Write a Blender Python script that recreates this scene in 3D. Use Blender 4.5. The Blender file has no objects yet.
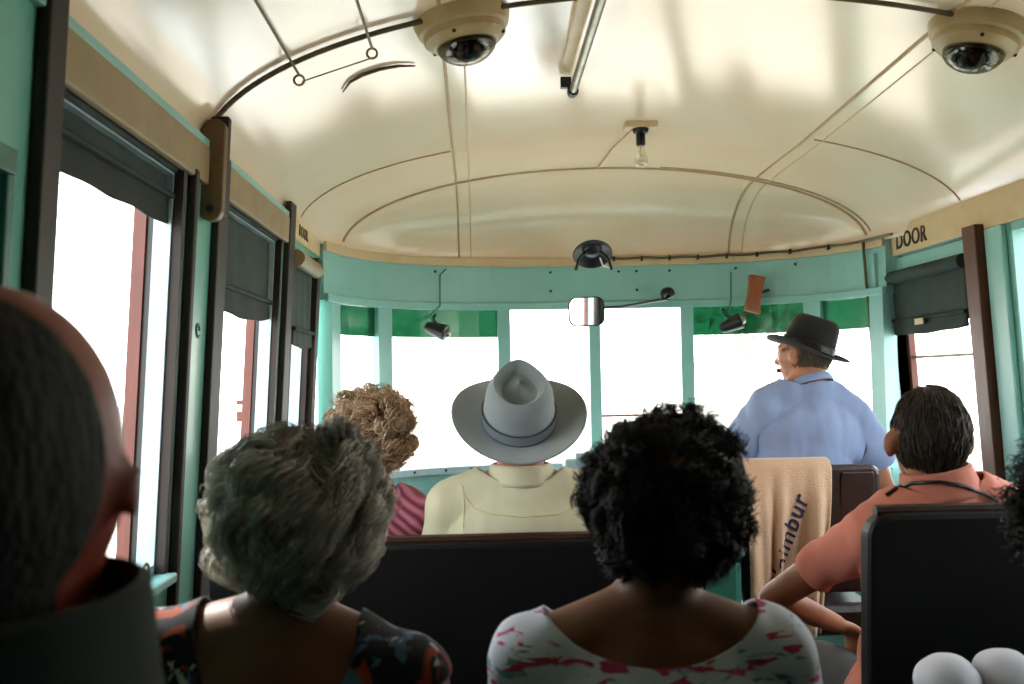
import bpy, bmesh, math, random
import numpy as np
from mathutils import Vector, Matrix, noise
random.seed(7); np.random.seed(7)
PI = math.pi
V = Vector
sc = bpy.context.scene
col = sc.collection

# ------------------------------------------------------------------ camera
F = 1000.0
CAMZ = 1.32
r_ = math.radians(1.0)
u0, v0 = 478 - 512, -(380 - 342)
uu = u0 * math.cos(r_) + v0 * math.sin(r_)
vv = -u0 * math.sin(r_) + v0 * math.cos(r_)
yaw = math.atan2(-uu, F); pit = math.atan2(-vv, F)
Fw = V((math.sin(yaw) * math.cos(pit), math.cos(yaw) * math.cos(pit), math.sin(pit)))
R0 = Fw.cross(V((0, 0, 1))).normalized(); U0 = R0.cross(Fw)
Rv = R0 * math.cos(r_) - U0 * math.sin(r_)
Uv = U0 * math.cos(r_) + R0 * math.sin(r_)
CAM = V((0, 0, CAMZ))

def at(px, py, Y):
    d = Fw + Rv * ((px - 512) / F) - Uv * ((py - 342) / F)
    return CAM + d * (Y / d.y)

cd = bpy.data.cameras.new('camera'); cam = bpy.data.objects.new('camera', cd); col.objects.link(cam)
cd.sensor_width = 36; cd.lens = 36 * F / 1024
M = Matrix((Rv, Uv, -Fw)).transposed().to_4x4(); M.translation = CAM
cam.matrix_world = M
cd.dof.use_dof = True; cd.dof.focus_distance = 3.0; cd.dof.aperture_fstop = 5.6
cd.clip_start = 0.05
sc.camera = cam
sc.view_settings.view_transform = 'Standard'; sc.view_settings.look = 'None'
sc.view_settings.exposure = 0.30; sc.view_settings.gamma = 1; sc.view_settings.use_curve_mapping = False
sc.cycles.use_denoising = True
sc.cycles.max_bounces = 10; sc.cycles.transparent_max_bounces = 16

# ------------------------------------------------------------------ materials
def srgb(h):
    if isinstance(h, str):
        c = [int(h[i:i + 2], 16) / 255 for i in (0, 2, 4)]
    else: c = h
    return tuple(((x / 12.92) if x <= .04045 else ((x + .055) / 1.055) ** 2.4) for x in c) + (1,)

def nn(nt, t, **kw):
    n = nt.nodes.new(t)
    for k, v in kw.items():
        if k in n.inputs.keys(): n.inputs[k].default_value = v
        else: setattr(n, k, v)
    return n

def mat(name, c, rough=.6, metal=0, c2=None, nscale=6, namt=.5, bump=0, bscale=40, coat=0, sheen=0, stretch=None, spec=None, sss=0):
    m = bpy.data.materials.new(name); m.use_nodes = True; nt = m.node_tree
    b = nt.nodes['Principled BSDF']; L = nt.links.new
    b.inputs['Roughness'].default_value = rough; b.inputs['Metallic'].default_value = metal
    b.inputs['Coat Weight'].default_value = coat; b.inputs['Coat Roughness'].default_value = .12
    b.inputs['Sheen Weight'].default_value = sheen
    if spec is not None: b.inputs['Specular IOR Level'].default_value = spec
    if sss:
        b.inputs['Subsurface Weight'].default_value = sss; b.inputs['Subsurface Radius'].default_value = (.02, .008, .004); b.inputs['Subsurface Scale'].default_value = 1
    tc = nn(nt, 'ShaderNodeTexCoord'); mp = nn(nt, 'ShaderNodeMapping')
    L(tc.outputs['Object'], mp.inputs['Vector'])
    if stretch: mp.inputs['Scale'].default_value = stretch
    n1 = nn(nt, 'ShaderNodeTexNoise', Scale=nscale, Detail=5.0, Roughness=.6); L(mp.outputs[0], n1.inputs['Vector'])
    rp = nn(nt, 'ShaderNodeValToRGB'); L(n1.outputs[0], rp.inputs[0])
    a = srgb(c); bcol = srgb(c2) if c2 else tuple(x * .8 for x in a[:3]) + (1,)
    rp.color_ramp.elements[0].position = .5 - namt * .4; rp.color_ramp.elements[1].position = .5 + namt * .4
    rp.color_ramp.elements[0].color = bcol; rp.color_ramp.elements[1].color = a
    L(rp.outputs[0], b.inputs['Base Color'])
    if bump:
        n2 = nn(nt, 'ShaderNodeTexNoise', Scale=bscale, Detail=4.0); L(mp.outputs[0], n2.inputs['Vector'])
        bp = nn(nt, 'ShaderNodeBump', Strength=bump, Distance=.01); L(n2.outputs[0], bp.inputs['Height']); L(bp.outputs[0], b.inputs['Normal'])
    return m

def glassmat(name, tint=(1, 1, 1, 1), gloss=.06, rough=.02):
    m = bpy.data.materials.new(name); m.use_nodes = True; nt = m.node_tree; nt.nodes.clear(); L = nt.links.new
    o = nn(nt, 'ShaderNodeOutputMaterial'); t = nn(nt, 'ShaderNodeBsdfTransparent', Color=tint); g = nn(nt, 'ShaderNodeBsdfGlossy', Roughness=rough)
    lw = nn(nt, 'ShaderNodeLayerWeight', Blend=.5); pw = nn(nt, 'ShaderNodeMath', operation='POWER'); L(lw.outputs['Facing'], pw.inputs[0]); pw.inputs[1].default_value = 4
    fr = nn(nt, 'ShaderNodeMath', operation='MULTIPLY_ADD'); L(pw.outputs[0], fr.inputs[0]); fr.inputs[1].default_value = .5; fr.inputs[2].default_value = gloss
    mx = nn(nt, 'ShaderNodeMixShader'); L(fr.outputs[0], mx.inputs[0]); L(t.outputs[0], mx.inputs[1]); L(g.outputs[0], mx.inputs[2]); L(mx.outputs[0], o.inputs[0])
    return m

def woodmat(name, c, c2, rough=.35, coat=.3, sc_=(3, 3, .4)):
    return mat(name, c, rough, c2=c2, nscale=14, namt=.7, coat=coat, stretch=sc_, bump=.05)

MT = {}
MT['cream'] = mat('cream_gloss_paint', 'fde8cc', .16, c2='f5d8b4', nscale=2.2, namt=.9, bump=.05, bscale=3.0, coat=.35)
MT['cream_strip'] = mat('cream_strip_paint', 'e2cca4', .35, c2='cfb284', nscale=9, namt=.8)
MT['teal'] = mat('pale_teal_paint', '79bfae', .38, c2='66ad9c', nscale=4, namt=.8, coat=.15, bump=.05, bscale=8)
MT['teal_light'] = mat('light_teal_paint', '9acfc9', .38, c2='86c0ba', nscale=5, namt=.8, coat=.15)
MT['blue_light'] = mat('pale_blue_paint', 'b4ccd3', .4, c2='9cbac3', nscale=8)
MT['teal_dark'] = mat('dark_teal_paint', '2f7a6a', .45, c2='266457', nscale=4)
MT['darkwood'] = woodmat('dark_stained_wood', '2a1a12', '150d09', rough=.6, coat=0)
MT['brownwood'] = woodmat('brown_varnished_wood', '6e3a22', '452213', rough=.5, coat=.1)
MT['redwood'] = woodmat('red_brown_wood', '6e3226', '54241b', rough=.5, coat=.1)
MT['tanwood'] = woodmat('tan_weathered_wood', '7d623c', '5b4527', rough=.5, coat=.1)
MT['orangewood'] = woodmat('orange_varnished_wood', 'a8571f', '7f3a12')
MT['lintel'] = mat('dirty_cream_board', 'a99672', .5, c2='8a7653', nscale=6, namt=.8)
MT['black'] = mat('black_enamel', '121518', .35, c2='0a0c0e', nscale=10)
MT['blind'] = mat('dark_green_grey_canvas', '33443f', .85, c2='26352f', nscale=12, bump=.15, bscale=120)
MT['blind_hem'] = mat('black_green_canvas_hem', '1c2824', .8, c2='131c19', nscale=12, bump=.15, bscale=120)
MT['vinyl'] = mat('black_seat_vinyl', '08090b', .5, spec=.3, c2='050607', nscale=6, bump=.12, bscale=30)
MT['brownvinyl'] = mat('dark_brown_seat_vinyl', '3c2118', .35, c2='26130e', nscale=6, bump=.1, bscale=30, coat=.2)
MT['metal'] = mat('dull_nickel_metal', '9c9a8c', .3, 1, c2='77746a', nscale=20)
MT['brass'] = mat('aged_brass', 'a88c4c', .35, 1, c2='7c6534', nscale=20)
MT['pipe'] = mat('brown_painted_conduit', '6f5f3f', .4, c2='574a30', nscale=20)
MT['seam'] = mat('tan_seam_moulding', 'cdb085', .5, c2='b59467', nscale=20, namt=.8)
MT['floor'] = mat('brown_linoleum_floor', '3a322b', .5, c2='2a241f', nscale=5, bump=.05)
MT['white'] = mat('white_cotton', 'dfe2ea', .9, c2='cdd2dc', nscale=10, sheen=.2)
MT['glass'] = glassmat('clear_window_glass')
MT['lampglass'] = glassmat('clear_lamp_glass', (.42, .40, .34, 1))
MT['bulbglass'] = glassmat('bare_bulb_glass', (.93, .92, .86, 1), rough=.08, gloss=.25)
MT['green'] = glassmat('green_sun_film', (.045, .175, .11, 1), rough=.2)
MT['mirror'] = mat('mirror_silver', 'f2f4f5', .03, 1, c2='eceef0')
MT['ground'] = mat('pale_dry_gravel', 'cfc8ba', .95, c2='bdb4a2', nscale=1.5, bump=.3)
MT['bark'] = mat('pale_bark', '8a7a66', .9)
MT['leaf'] = mat('dusty_green_leaf', '6f8a5a', .8, c2='556f45')
MT['far_red'] = mat('dark_red_timber', '5e3226', .8)
MT['far_cream'] = mat('cream_weatherboard', 'e6dcc4', .8)

# ------------------------------------------------------------------ mesh builder
class MB:
    def __init__(s): s.v = []; s.f = []
    def add(s, vs, fs):
        k = len(s.v); s.v += [V(p) for p in vs]; s.f += [tuple(i + k for i in f) for f in fs]; return s
    def hexa(s, p):  # 8 pts: bottom 4 ccw, top 4 ccw
        return s.add(p, [(3, 2, 1, 0), (4, 5, 6, 7), (0, 1, 5, 4), (1, 2, 6, 5), (2, 3, 7, 6), (3, 0, 4, 7)])
    def box(s, x0, x1, y0, y1, z0, z1):
        return s.hexa([(x0, y0, z0), (x1, y0, z0), (x1, y1, z0), (x0, y1, z0), (x0, y0, z1), (x1, y0, z1), (x1, y1, z1), (x0, y1, z1)])
    def rbox(s, c, size, rot=None):
        h = [x / 2 for x in size]; c = V(c)
        P = [V((sx * h[0], sy * h[1], sz * h[2])) for sz in (-1, 1) for sx, sy in ((-1, -1), (1, -1), (1, 1), (-1, 1))]
        if rot is not None: P = [rot @ p for p in P]
        return s.hexa([c + p for p in P])
    def tube(s, path, r, n=8, caps=True):
        path = [V(p) for p in path]; m = len(path); rs = r if isinstance(r, (list, tuple)) else [r] * m
        base = len(s.v); prev = None
        for i, p in enumerate(path):
            t = (path[min(i + 1, m - 1)] - path[max(i - 1, 0)]).normalized()
            if prev is None:
                a = V((0, 0, 1)) if abs(t.z) < .9 else V((1, 0, 0)); x = t.cross(a).normalized()
            else: x = (prev - t * prev.dot(t)).normalized()
            prev = x; y = t.cross(x)
            for k in range(n):
                an = 2 * PI * k / n; s.v.append(p + (x * math.cos(an) + y * math.sin(an)) * rs[i])
        for i in range(m - 1):
            for k in range(n):
                a = base + i * n + k; b = base + i * n + (k + 1) % n
                s.f.append((a, b, b + n, a + n))
        if caps:
            s.f.append(tuple(base + k for k in range(n))[::-1]); s.f.append(tuple(base + (m - 1) * n + k for k in range(n)))
        return s
    def lathe(s, prof, c=(0, 0, 0), axis=(0, 0, 1), n=32):
        c = V(c); q = V((0, 0, 1)).rotation_difference(V(axis).normalized()); base = len(s.v)
        for (r, z) in prof:
            for k in range(n):
                an = 2 * PI * k / n; s.v.append(c + q @ V((r * math.cos(an), r * math.sin(an), z)))
        for i in range(len(prof) - 1):
            for k in range(n):
                a = base + i * n + k; b = base + i * n + (k + 1) % n; s.f.append((a, b, b + n, a + n))
        s.f.append(tuple(base + k for k in range(n))[::-1]); s.f.append(tuple(base + (len(prof) - 1) * n + k for k in range(n)))
        return s
    def sheet(s, P):  # P grid [i][j]
        base = len(s.v); n = len(P[0])
        for row in P: s.v += [V(p) for p in row]
        for i in range(len(P) - 1):
            for j in range(n - 1):
                a = base + i * n + j; s.f.append((a, a + 1, a + n + 1, a + n))
        return s
    def ball(s, c, r, q=None, seg=16, rg=10):
        c = V(c); r = (r, r, r) if not isinstance(r, (tuple, list)) else r; base = len(s.v)
        for i in range(rg + 1):
            th = PI * i / rg
            for k in range(seg):
                an = 2 * PI * k / seg; p = V((r[0] * math.sin(th) * math.cos(an), r[1] * math.sin(th) * math.sin(an), r[2] * math.cos(th)))
                s.v.append(c + (q @ p if q is not None else p))
        for i in range(rg):
            for k in range(seg):
                a = base + i * seg + k; b = base + i * seg + (k + 1) % seg; s.f.append((a, a + seg, b + seg, b))
        return s
    def build(s, name, m, parent=None, smooth=False, bevel=0, solid=0, org=None, fix=True):
        me = bpy.data.meshes.new(name); vs = s.v
        if parent is not None: o0 = V(parent['_o'])
        elif org is not None: o0 = V(org)
        else:
            o0 = V((sum(p.x for p in vs) / len(vs), sum(p.y for p in vs) / len(vs), min(p.z for p in vs)))
        me.from_pydata([tuple(p - o0) for p in vs], [], s.f); me.validate()
        if fix:
            bm = bmesh.new(); bm.from_mesh(me); bmesh.ops.remove_doubles(bm, verts=bm.verts, dist=1e-6)
            bmesh.ops.recalc_face_normals(bm, faces=bm.faces); bm.to_mesh(me); bm.free()
        o = bpy.data.objects.new(name, me); col.objects.link(o); me.materials.append(m)
        o['_o'] = tuple(o0)
        if parent is not None: o.parent = parent
        else: o.location = o0
        if smooth:
            me.polygons.foreach_set('use_smooth', [True] * len(me.polygons))
            try: me.set_sharp_from_angle(angle=math.radians(40))
            except Exception: pass
        if solid:
            md = o.modifiers.new('thickness', 'SOLIDIFY'); md.thickness = solid; md.offset = 0
        if bevel:
            md = o.modifiers.new('edge', 'BEVEL'); md.width = bevel; md.segments = 2; md.limit_method = 'ANGLE'
        return o

def tag(o, label=None, cat=None, group=None, kind=None):
    if label: o['label'] = label
    if cat: o['category'] = cat
    if group: o['group'] = group
    if kind: o['kind'] = kind
    return o
def struct(o, label, cat='structure'): return tag(o, label, cat, kind='structure')
def empty(name, loc, label, cat, group=None, kind=None):
    o = bpy.data.objects.new(name, None); col.objects.link(o); o.location = loc; o['_o'] = tuple(loc); o.empty_display_size = .1
    return tag(o, label, cat, group, kind)

# ------------------------------------------------------------------ shell geometry
XC, HW = .53, 1.148           # centreline and half width
YS, AY = 3.3, 1.2            # where the plan starts to round, and how far the front reaches beyond it
ZB = 1.85
def yf(x):
    u = min(1, abs((x - XC) / HW)); return YS + AY * (1 - u ** 3) ** (1/3)
def wid(y):
    if y <= YS: return HW
    return HW * max(0, 1 - min(1, (y - YS) / AY) ** 3) ** (1/3)
Y3 = 4.0
def Hc(y): return .375 if y < 2.3 else .375 + (.32 - .375) * min(1, (y - 2.3) / 1.15)
def zc(x, y):
    u = (x - XC) / wid(min(y, Y3)); a = math.sqrt(max(0, 1 - abs(u) ** 2.0))
    if y <= Y3: return ZB + Hc(y) * a
    t = min(1, (y - Y3) / max(1e-4, yf(x) - Y3)); return ZB + Hc(Y3) * a * math.sqrt(max(0, 1 - t * t))
def tum(z): return .055 * (z - 1.6)
def wx(side, z, ins):   # wall surface; ins>0 towards the room
    return (XC - HW - .0 + tum(z) + ins) if side < 0 else (XC + HW - tum(z) - ins)
def wbox(mb, side, y0, y1, z0, z1, i0, i1):
    a, b = (i0, i1) if side < 0 else (i1, i0)
    return mb.hexa([(wx(side, z0, a), y0, z0), (wx(side, z0, b), y0, z0), (wx(side, z0, b), y1, z0), (wx(side, z0, a), y1, z0),
                    (wx(side, z1, a), y0, z1), (wx(side, z1, b), y0, z1), (wx(side, z1, b), y1, z1), (wx(side, z1, a), y1, z1)])
YR = -1.6  # rear wall
# floor
struct(MB().box(-.8, 1.86, YR - .1, 4.6, -.06, 0).build('floor', MT['floor']), 'dark brown linoleum floor of the railcar saloon', 'floor')
# ceiling: barrel + front dome, closed thickness
N = 48; rows = []
us = [-math.cos(PI * i / N) for i in range(N + 1)]
for y in [YR - .05 + (Y3 - YR + .05) * i / 40 for i in range(41)]:
    rows.append([(XC + wid(y) * u, y, ZB + Hc(y) * math.sqrt(max(0, 1 - u * u))) for u in us])
for j in range(1, 17):
    t = math.sin(PI / 2 * j / 16); row = []
    for u in us:
        x = XC + wid(Y3) * u; y = Y3 + t * (yf(x) - Y3)
        row.append((x, y, ZB + Hc(Y3) * math.sqrt(max(0, 1 - u * u)) * math.sqrt(max(0, 1 - t * t))))
    rows.append(row)
ce = MB().sheet(rows).build('ceiling', MT['cream'], smooth=True, org=(XC, 1, ZB), fix=False)
md = ce.modifiers.new('thickness', 'SOLIDIFY'); md.thickness = .04; md.offset = -1
struct(ce, 'glossy cream painted arched ceiling with a rounded front dome', 'ceiling')
# thickness must grow outwards: check normal direction
if ce.data.polygons[N * 10 + N // 2].normal.z > 0: md.offset = 1

# left wall: sill panel, header, posts between openings
OPL = [(1.45, 2.10), (2.42, 3.13), (3.28, 3.68)]
wl = MB(); wbox(wl, -1, YR, 3.88, 0, .93, -.09, 0); wbox(wl, -1, YR, 3.88, 1.78, 1.93, -.09, -.03); wbox(wl, -1, YR, 3.88, 1.78, 1.852, -.03, 0)
edges = [YR] + [e for o in OPL for e in o] + [3.85]
for i in range(0, len(edges), 2): wbox(wl, -1, edges[i], edges[i + 1], .93, 1.78, -.09, 0)
struct(wl.build('wall_left', MT['teal']), 'teal painted left side wall with window openings', 'wall')
# right wall: door opening and windows; first one unseen, added to brighten the dome
OPR = [(1.12, 1.52), (1.75, 2.72), (2.80, 3.06)]
DR = (3.30, 4.06)
wr = MB(); wbox(wr, 1, YR, DR[0], 0, .93, -.09, 0); wbox(wr, 1, YR, 4.1, 1.78, 1.93, -.09, -.03); wbox(wr, 1, YR, 4.1, 1.78, 1.852, -.03, 0)
edges = [YR] + [e for o in OPR for e in o] + [DR[0]]
for i in range(0, len(edges), 2): wbox(wr, 1, edges[i], edges[i + 1], .93, 1.78, -.09, 0)
struct(wr.build('wall_right', MT['teal']), 'teal painted right side wall beside the door', 'wall')
struct(MB().box(-.8, 1.86, YR - .08, YR, 0, 2.25).build('wall_rear', MT['teal_dark']), 'dark teal rear bulkhead wall behind the passengers', 'wall')
# panel mouldings on the left wall behind the first post
pm = MB()
for (a, b, c, d) in ((1.20, 1.23, .93, 1.60), (1.315, 1.335, .93, 1.60), (1.0, 1.03, .93, 1.60)): wbox(pm, -1, a, b, c, d, 0, .012)
wbox(pm, -1, .95, 1.335, 1.60, 1.635, 0, .014)
struct(pm.build('trim_1', MT['teal_dark'], bevel=.003), 'dark teal panel moulding on wall near first window', 'trim')

# front wall following the outline
def fpt(u, off=0):
    x = XC + HW * u; y = yf(x); e = 1e-3
    x2 = XC + HW * (u + e); 
    # outward normal of superellipse
    vv_ = max(0, (y - YS) / AY)
    n = V((abs(u) ** 2 * (1 if u > 0 else -1) / HW, vv_ ** 2 / AY, 0)).normalized()
    return V((x, y, 0)) + n * off
def usamp(a, b, n):
    f = lambda u: math.copysign(abs(u), u)
    A, B = math.asin(max(-1, min(1, a))), math.asin(max(-1, min(1, b)))
    return [math.sin(A + (B - A) * i / n) for i in range(n + 1)]
def fband(mb, ua, ub, z0, z1, o0, o1, n=24):
    P = usamp(ua, ub, n); ring = []
    for u in P:
        a = fpt(u, o0); b = fpt(u, o1)
        ring.append([V((a.x, a.y, z0)), V((b.x, b.y, z0)), V((b.x, b.y, z1)), V((a.x, a.y, z1))])
    k = len(mb.v)
    for r in ring: mb.v += r
    for i in range(n):
        for j in range(4):
            a = k + i * 4 + j; b = k + i * 4 + (j + 1) % 4; mb.f.append((a, b, b + 4, a + 4))
    mb.f.append((k + 3, k + 2, k + 1, k)); e = k + n * 4; mb.f.append((e, e + 1, e + 2, e + 3))
    return mb
SILL = .945; HEAD = 1.635
UL, UR_ = -.970, .955
fw = MB(); fband(fw, UL, UR_, 0, SILL, 0, .06, 40); fband(fw, UL, UR_, HEAD, 1.90, 0, .06, 40)
PU = [-.950, -.806, -.358, 0, .363, .797, .942]
PW = [.05, .052, .056, .050, .056, .055, .055]
for u, w in zip(PU, PW):
    fband(fw, max(-.995, u - w / 2 / HW * (1 if abs(u) < .9 else .45)), min(.995, u + w / 2 / HW * (1 if abs(u) < .9 else .45)), SILL - .01, HEAD + .01, -.012, .05, 3)
struct(fw.build('wall_front', MT['teal_light']), 'pale teal curved front wall with windscreen pillars', 'wall')
# raised rails on header and sill
tr = MB(); fband(tr, UL, UR_, HEAD - .004, HEAD + .028, -.02, 0, 40)
struct(tr.build('trim_2', MT['teal_light'], bevel=.004), 'pale teal rail running above the windscreen panes', 'trim')
tr = MB(); fband(tr, UL, UR_, SILL - .035, SILL, -.035, 0, 40)
struct(tr.build('trim_3', MT['blue_light'], bevel=.006), 'pale blue ledge running below the windscreen', 'trim')
tr = MB(); fband(tr, UL, UR_, 1.825, 1.862, -.014, 0, 40)
struct(tr.build('trim_4', MT['cream_strip'], bevel=.004), 'cream cornice strip above teal front header', 'trim')
bl = MB()
for u in (-.62, -.17, .10, .17, .3, .55, .75):
    p = fpt(u, -.004); bl.lathe([(.006, 0), (.006, .004), (.003, .006)], (p.x, p.y, 1.80), (0, -1, 0), 10)
    if u in (-.17, .17): bl.lathe([(.006, 0), (.006, .004), (.003, .006)], (p.x, p.y, 1.715), (0, -1, 0), 10)
for u in (-.72, -.6, -.5):
    p = fpt(u, -.034); bl.lathe([(.006, 0), (.006, .004), (.003, .006)], (p.x, p.y, .93), (0, -1, 0), 10)
struct(bl.build('trim_5', MT['black']), 'small dark screw heads dotted along front header', 'trim')
# lintel boards
lb = MB(); wbox(lb, -1, 1.45, 3.24, 1.765, 1.848, 0, .016)
struct(lb.build('trim_6', MT['lintel'], bevel=.004), 'dirty cream board running above left windows', 'trim')
lb = MB(); wbox(lb, -1, YR, 3.30, 1.848, 1.866, -.03, .014)
struct(lb.build('trim_7', MT['teal_light'], bevel=.003), 'thin pale teal rail along left cornice', 'trim')
lb = MB(); wbox(lb, 1, YR, 3.98, 1.782, 1.895, 0, .012)
struct(lb.build('trim_8', MT['cream_strip'], bevel=.003), 'cream cornice board above the door along right wall', 'trim')
lb = MB(); wbox(lb, -1, 3.30, 3.83, 1.80, 1.865, 0, .01)
struct(lb.build('trim_9', MT['cream_strip'], bevel=.003), 'cream cornice board at left front corner', 'trim')
# posts on the left wall
def post(n, side, y0, y1, z0, z1, i0, i1, m, label):
    p = MB(); wbox(p, side, y0, y1, z0, z1, i0, i1); return struct(p.build('trim_%d' % n, m, bevel=.004), label, 'trim')
post(10, -1, 1.39, 1.45, .5, 1.95, 0, .022, MT['darkwood'], 'near black wooden post at near end of first left window')
post(11, -1, 2.33, 2.42, .5, 1.86, 0, .018, MT['darkwood'], 'dark wooden post before second left window')
post(12, -1, 3.18, 3.27, .5, 1.90, 0, .02, MT['darkwood'], 'dark wooden post between second and third left windows')
post(13, -1, 3.69, 3.76, .5, 1.78, 0, .03, MT['darkwood'], 'dark wooden post after third left window')
post(14, -1, 2.13, 2.155, .5, 1.78, 0, .02, MT['darkwood'], 'slim dark strip edging the teal recess')
post(15, 1, 3.19, 3.275, .3, 1.80, 0, .045, MT['brownwood'], 'tall red brown wooden post beside the door')
post(16, 1, 3.075, 3.18, .93, 1.78, 0, .02, MT['teal_light'], 'pale teal upright between brown post and right window')
# window jambs / frames
def window_frame(n, side, y0, y1, label, extra=True):
    root = empty('window_%d' % n, (wx(side, .93, 0), (y0 + y1) / 2, .93), label, 'window', kind='structure')
    for nm, i0, i1, m, w in ((('outer_stile', -.088, -.06, MT['redwood'], .012), ('inner_stile', -.06, -.0, MT['teal_light'], .016)) if side > 0 else () ) or (('outer_stile', -.088, -.062, MT['redwood'], .03), ('channel', -.062, -.048, MT['black'], .022), ('inner_stile', -.048, -.012, MT['blue_light'], .026), ('edge_strip', -.012, .008, MT['darkwood'], .02)):
        p = MB(); wbox(p, side, y1 - w, y1, .93, 1.78, i0, i1); wbox(p, side, y0, y0 + w * .6, .93, 1.78, i0, i1)
        if nm == 'inner_stile': wbox(p, side, y0, y1, .93, .955, i0, i1); wbox(p, side, y0, y1, 1.755, 1.78, i0, i1)
        if nm == 'outer_stile': wbox(p, side, y0, y1, .93, .95, i0, i1)
        p.build(nm, m, root)
    p = MB(); wbox(p, side, y0, y1, .915, .935, -.08, .03); p.build('window_sill', MT['teal_light'], root, bevel=.004)
    return root
WL = [window_frame(1, -1, *OPL[0], 'open near left window with red brown and pale blue stiles'),
      window_frame(2, -1, *OPL[1], 'second left window with half drawn dark blind'),
      window_frame(3, -1, *OPL[2], 'narrow third left window near the front corner')]
for i, (a, b) in enumerate(OPR): 
    w = window_frame(4 + i, 1, a, b, ['narrow right window beside the passenger at the right edge', 'right window beside the man in pink', 'narrow right window beside brown door post'][i])
    p = MB(); wbox(p, 1, a + .01, b - .01, .95, 1.77, -.058, -.054); p.build('window_glass', MT['glass'], w)
# windscreen panes
PN = list(zip([-.968] + PU, PU + [.955]))
k = 8
wnames = ['sliver pane at left front corner', 'narrow windscreen side pane at left with green band', 'wide left windscreen pane with green band', 'left of the two centre windscreen panes', 'right of the two centre windscreen panes', 'wide windscreen pane in front of driver with green band', 'narrow right windscreen side pane with green band', 'sliver pane at right front corner']
for i, (a, b) in enumerate(PN):
    if i in (0, 7): continue
    root = empty('window_%d' % k, tuple(fpt((a + b) / 2, .02)[:2]) + (SILL,), wnames[i], 'window', kind='structure'); k += 1
    g = MB(); fband(g, a, b, SILL, HEAD, .022, .026, 6); g.build('window_glass', MT['glass'], root)
    if i in (1, 2, 5, 6):
        d = .01
        g = MB(); fband(g, a + d, b - d, 1.505 if i > 3 else 1.51, HEAD - .003, .012, .016, 6); g.build('sun_band', MT['green'], root)
    if i in (2, 3, 4):
        g = MB(); fband(g, b - .022, b - .014, SILL, HEAD, .005, .03, 2); g.build('seal', MT['redwood'], root)
# ------------------------------------------------------------------ door on the right
dr = empty('door_1', (1.66, 3.8, 0), 'pale teal side door with window and dark blind', 'door', kind='structure')
p = MB(); y0, y1 = DR
wbox(p, 1, y0, y0 + .07, 0, 1.78, -.06, -.01); wbox(p, 1, y1 - .07, y1, 0, 1.78, -.06, .0); wbox(p, 1, y0, y1, 1.70, 1.775, -.06, -.005); wbox(p, 1, y0, y1, 0, .95, -.06, -.01)
p.build('frame', MT['teal_light'], dr, bevel=.004)
p = MB(); wbox(p, 1, y1 - .11, y1 - .07, .95, 1.70, -.05, .01); p.build('inner_stile', MT['darkwood'], dr)
p = MB(); wbox(p, 1, y1 - .14, y1 - .115, .95, 1.5, -.055, -.03); p.build('outer_stile', MT['redwood'], dr)
p = MB(); wbox(p, 1, y0 + .07, y1 - .11, 1.375, 1.385, -.05, -.04); p.build('crossbar', MT['lintel'], dr)
p = MB(); wbox(p, 1, y0 + .07, y1 - .11, .95, 1.70, -.046, -.043); p.build('window_glass', MT['glass'], dr)
p = MB(); pp = V((wx(1, 1.45, .02), y1 - .09, 1.45)); p.rbox(pp, (.02, .02, .05)); p.ball(pp + V((-.02, 0, -.01)), .014); p.build('latch', MT['brass'], dr)
post(17, 1, 3.95, 4.05, .0, 1.80, -.06, .075, MT['teal_light'], 'pale teal door jamb post at front right corner')
# door closer strip
struct(MB().rbox(at(955, 241, 3.45), (.01, .16, .012)).build('trim_18', MT['metal']), 'short shiny metal strip above the door', 'trim')
# text helper
def text(s_, loc, right, up, size, m, name='lettering', parent=None, ext=.0015, shear=0):
    cu = bpy.data.curves.new(name, 'FONT'); cu.body = s_; cu.size = size; cu.extrude = ext; cu.align_x = 'CENTER'; cu.align_y = 'CENTER'; cu.shear = shear
    cu.space_character = 1.1; cu.offset = size * .012
    tmp = bpy.data.objects.new('t', cu); col.objects.link(tmp); dg = bpy.context.evaluated_depsgraph_get(); dg.update()
    me = bpy.data.meshes.new_from_object(tmp.evaluated_get(dg)); bpy.data.objects.remove(tmp)
    R_ = V(right).normalized(); U_ = V(up); U_ = (U_ - R_ * U_.dot(R_)).normalized(); Nn = R_.cross(U_)
    mx = Matrix((R_, U_, Nn)).transposed().to_4x4(); mx.translation = V(loc); me.transform(mx)
    mb = MB(); mb.add([v.co.copy() for v in me.vertices], [tuple(p.vertices) for p in me.polygons])
    return mb
zt = 1.83; xw = wx(1, zt, .0135)
t = text('DOOR', (xw, 3.73, zt), (0, -1, 0), (0, 0, 1), .085, MT['black']).build('lettering', MT['black'])
struct(t, 'black painted DOOR lettering on cream board above the door', 'sign'); t.name = 'trim_19'
t = text('DOOR', (wx(-1, 1.83, .0118), 3.46, 1.835), (0, 1, 0), (0, 0, 1), .055, MT['pipe']).build('trim_20', MT['pipe'])
struct(t, 'faded DOOR lettering on cream board at left front corner', 'sign')

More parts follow.
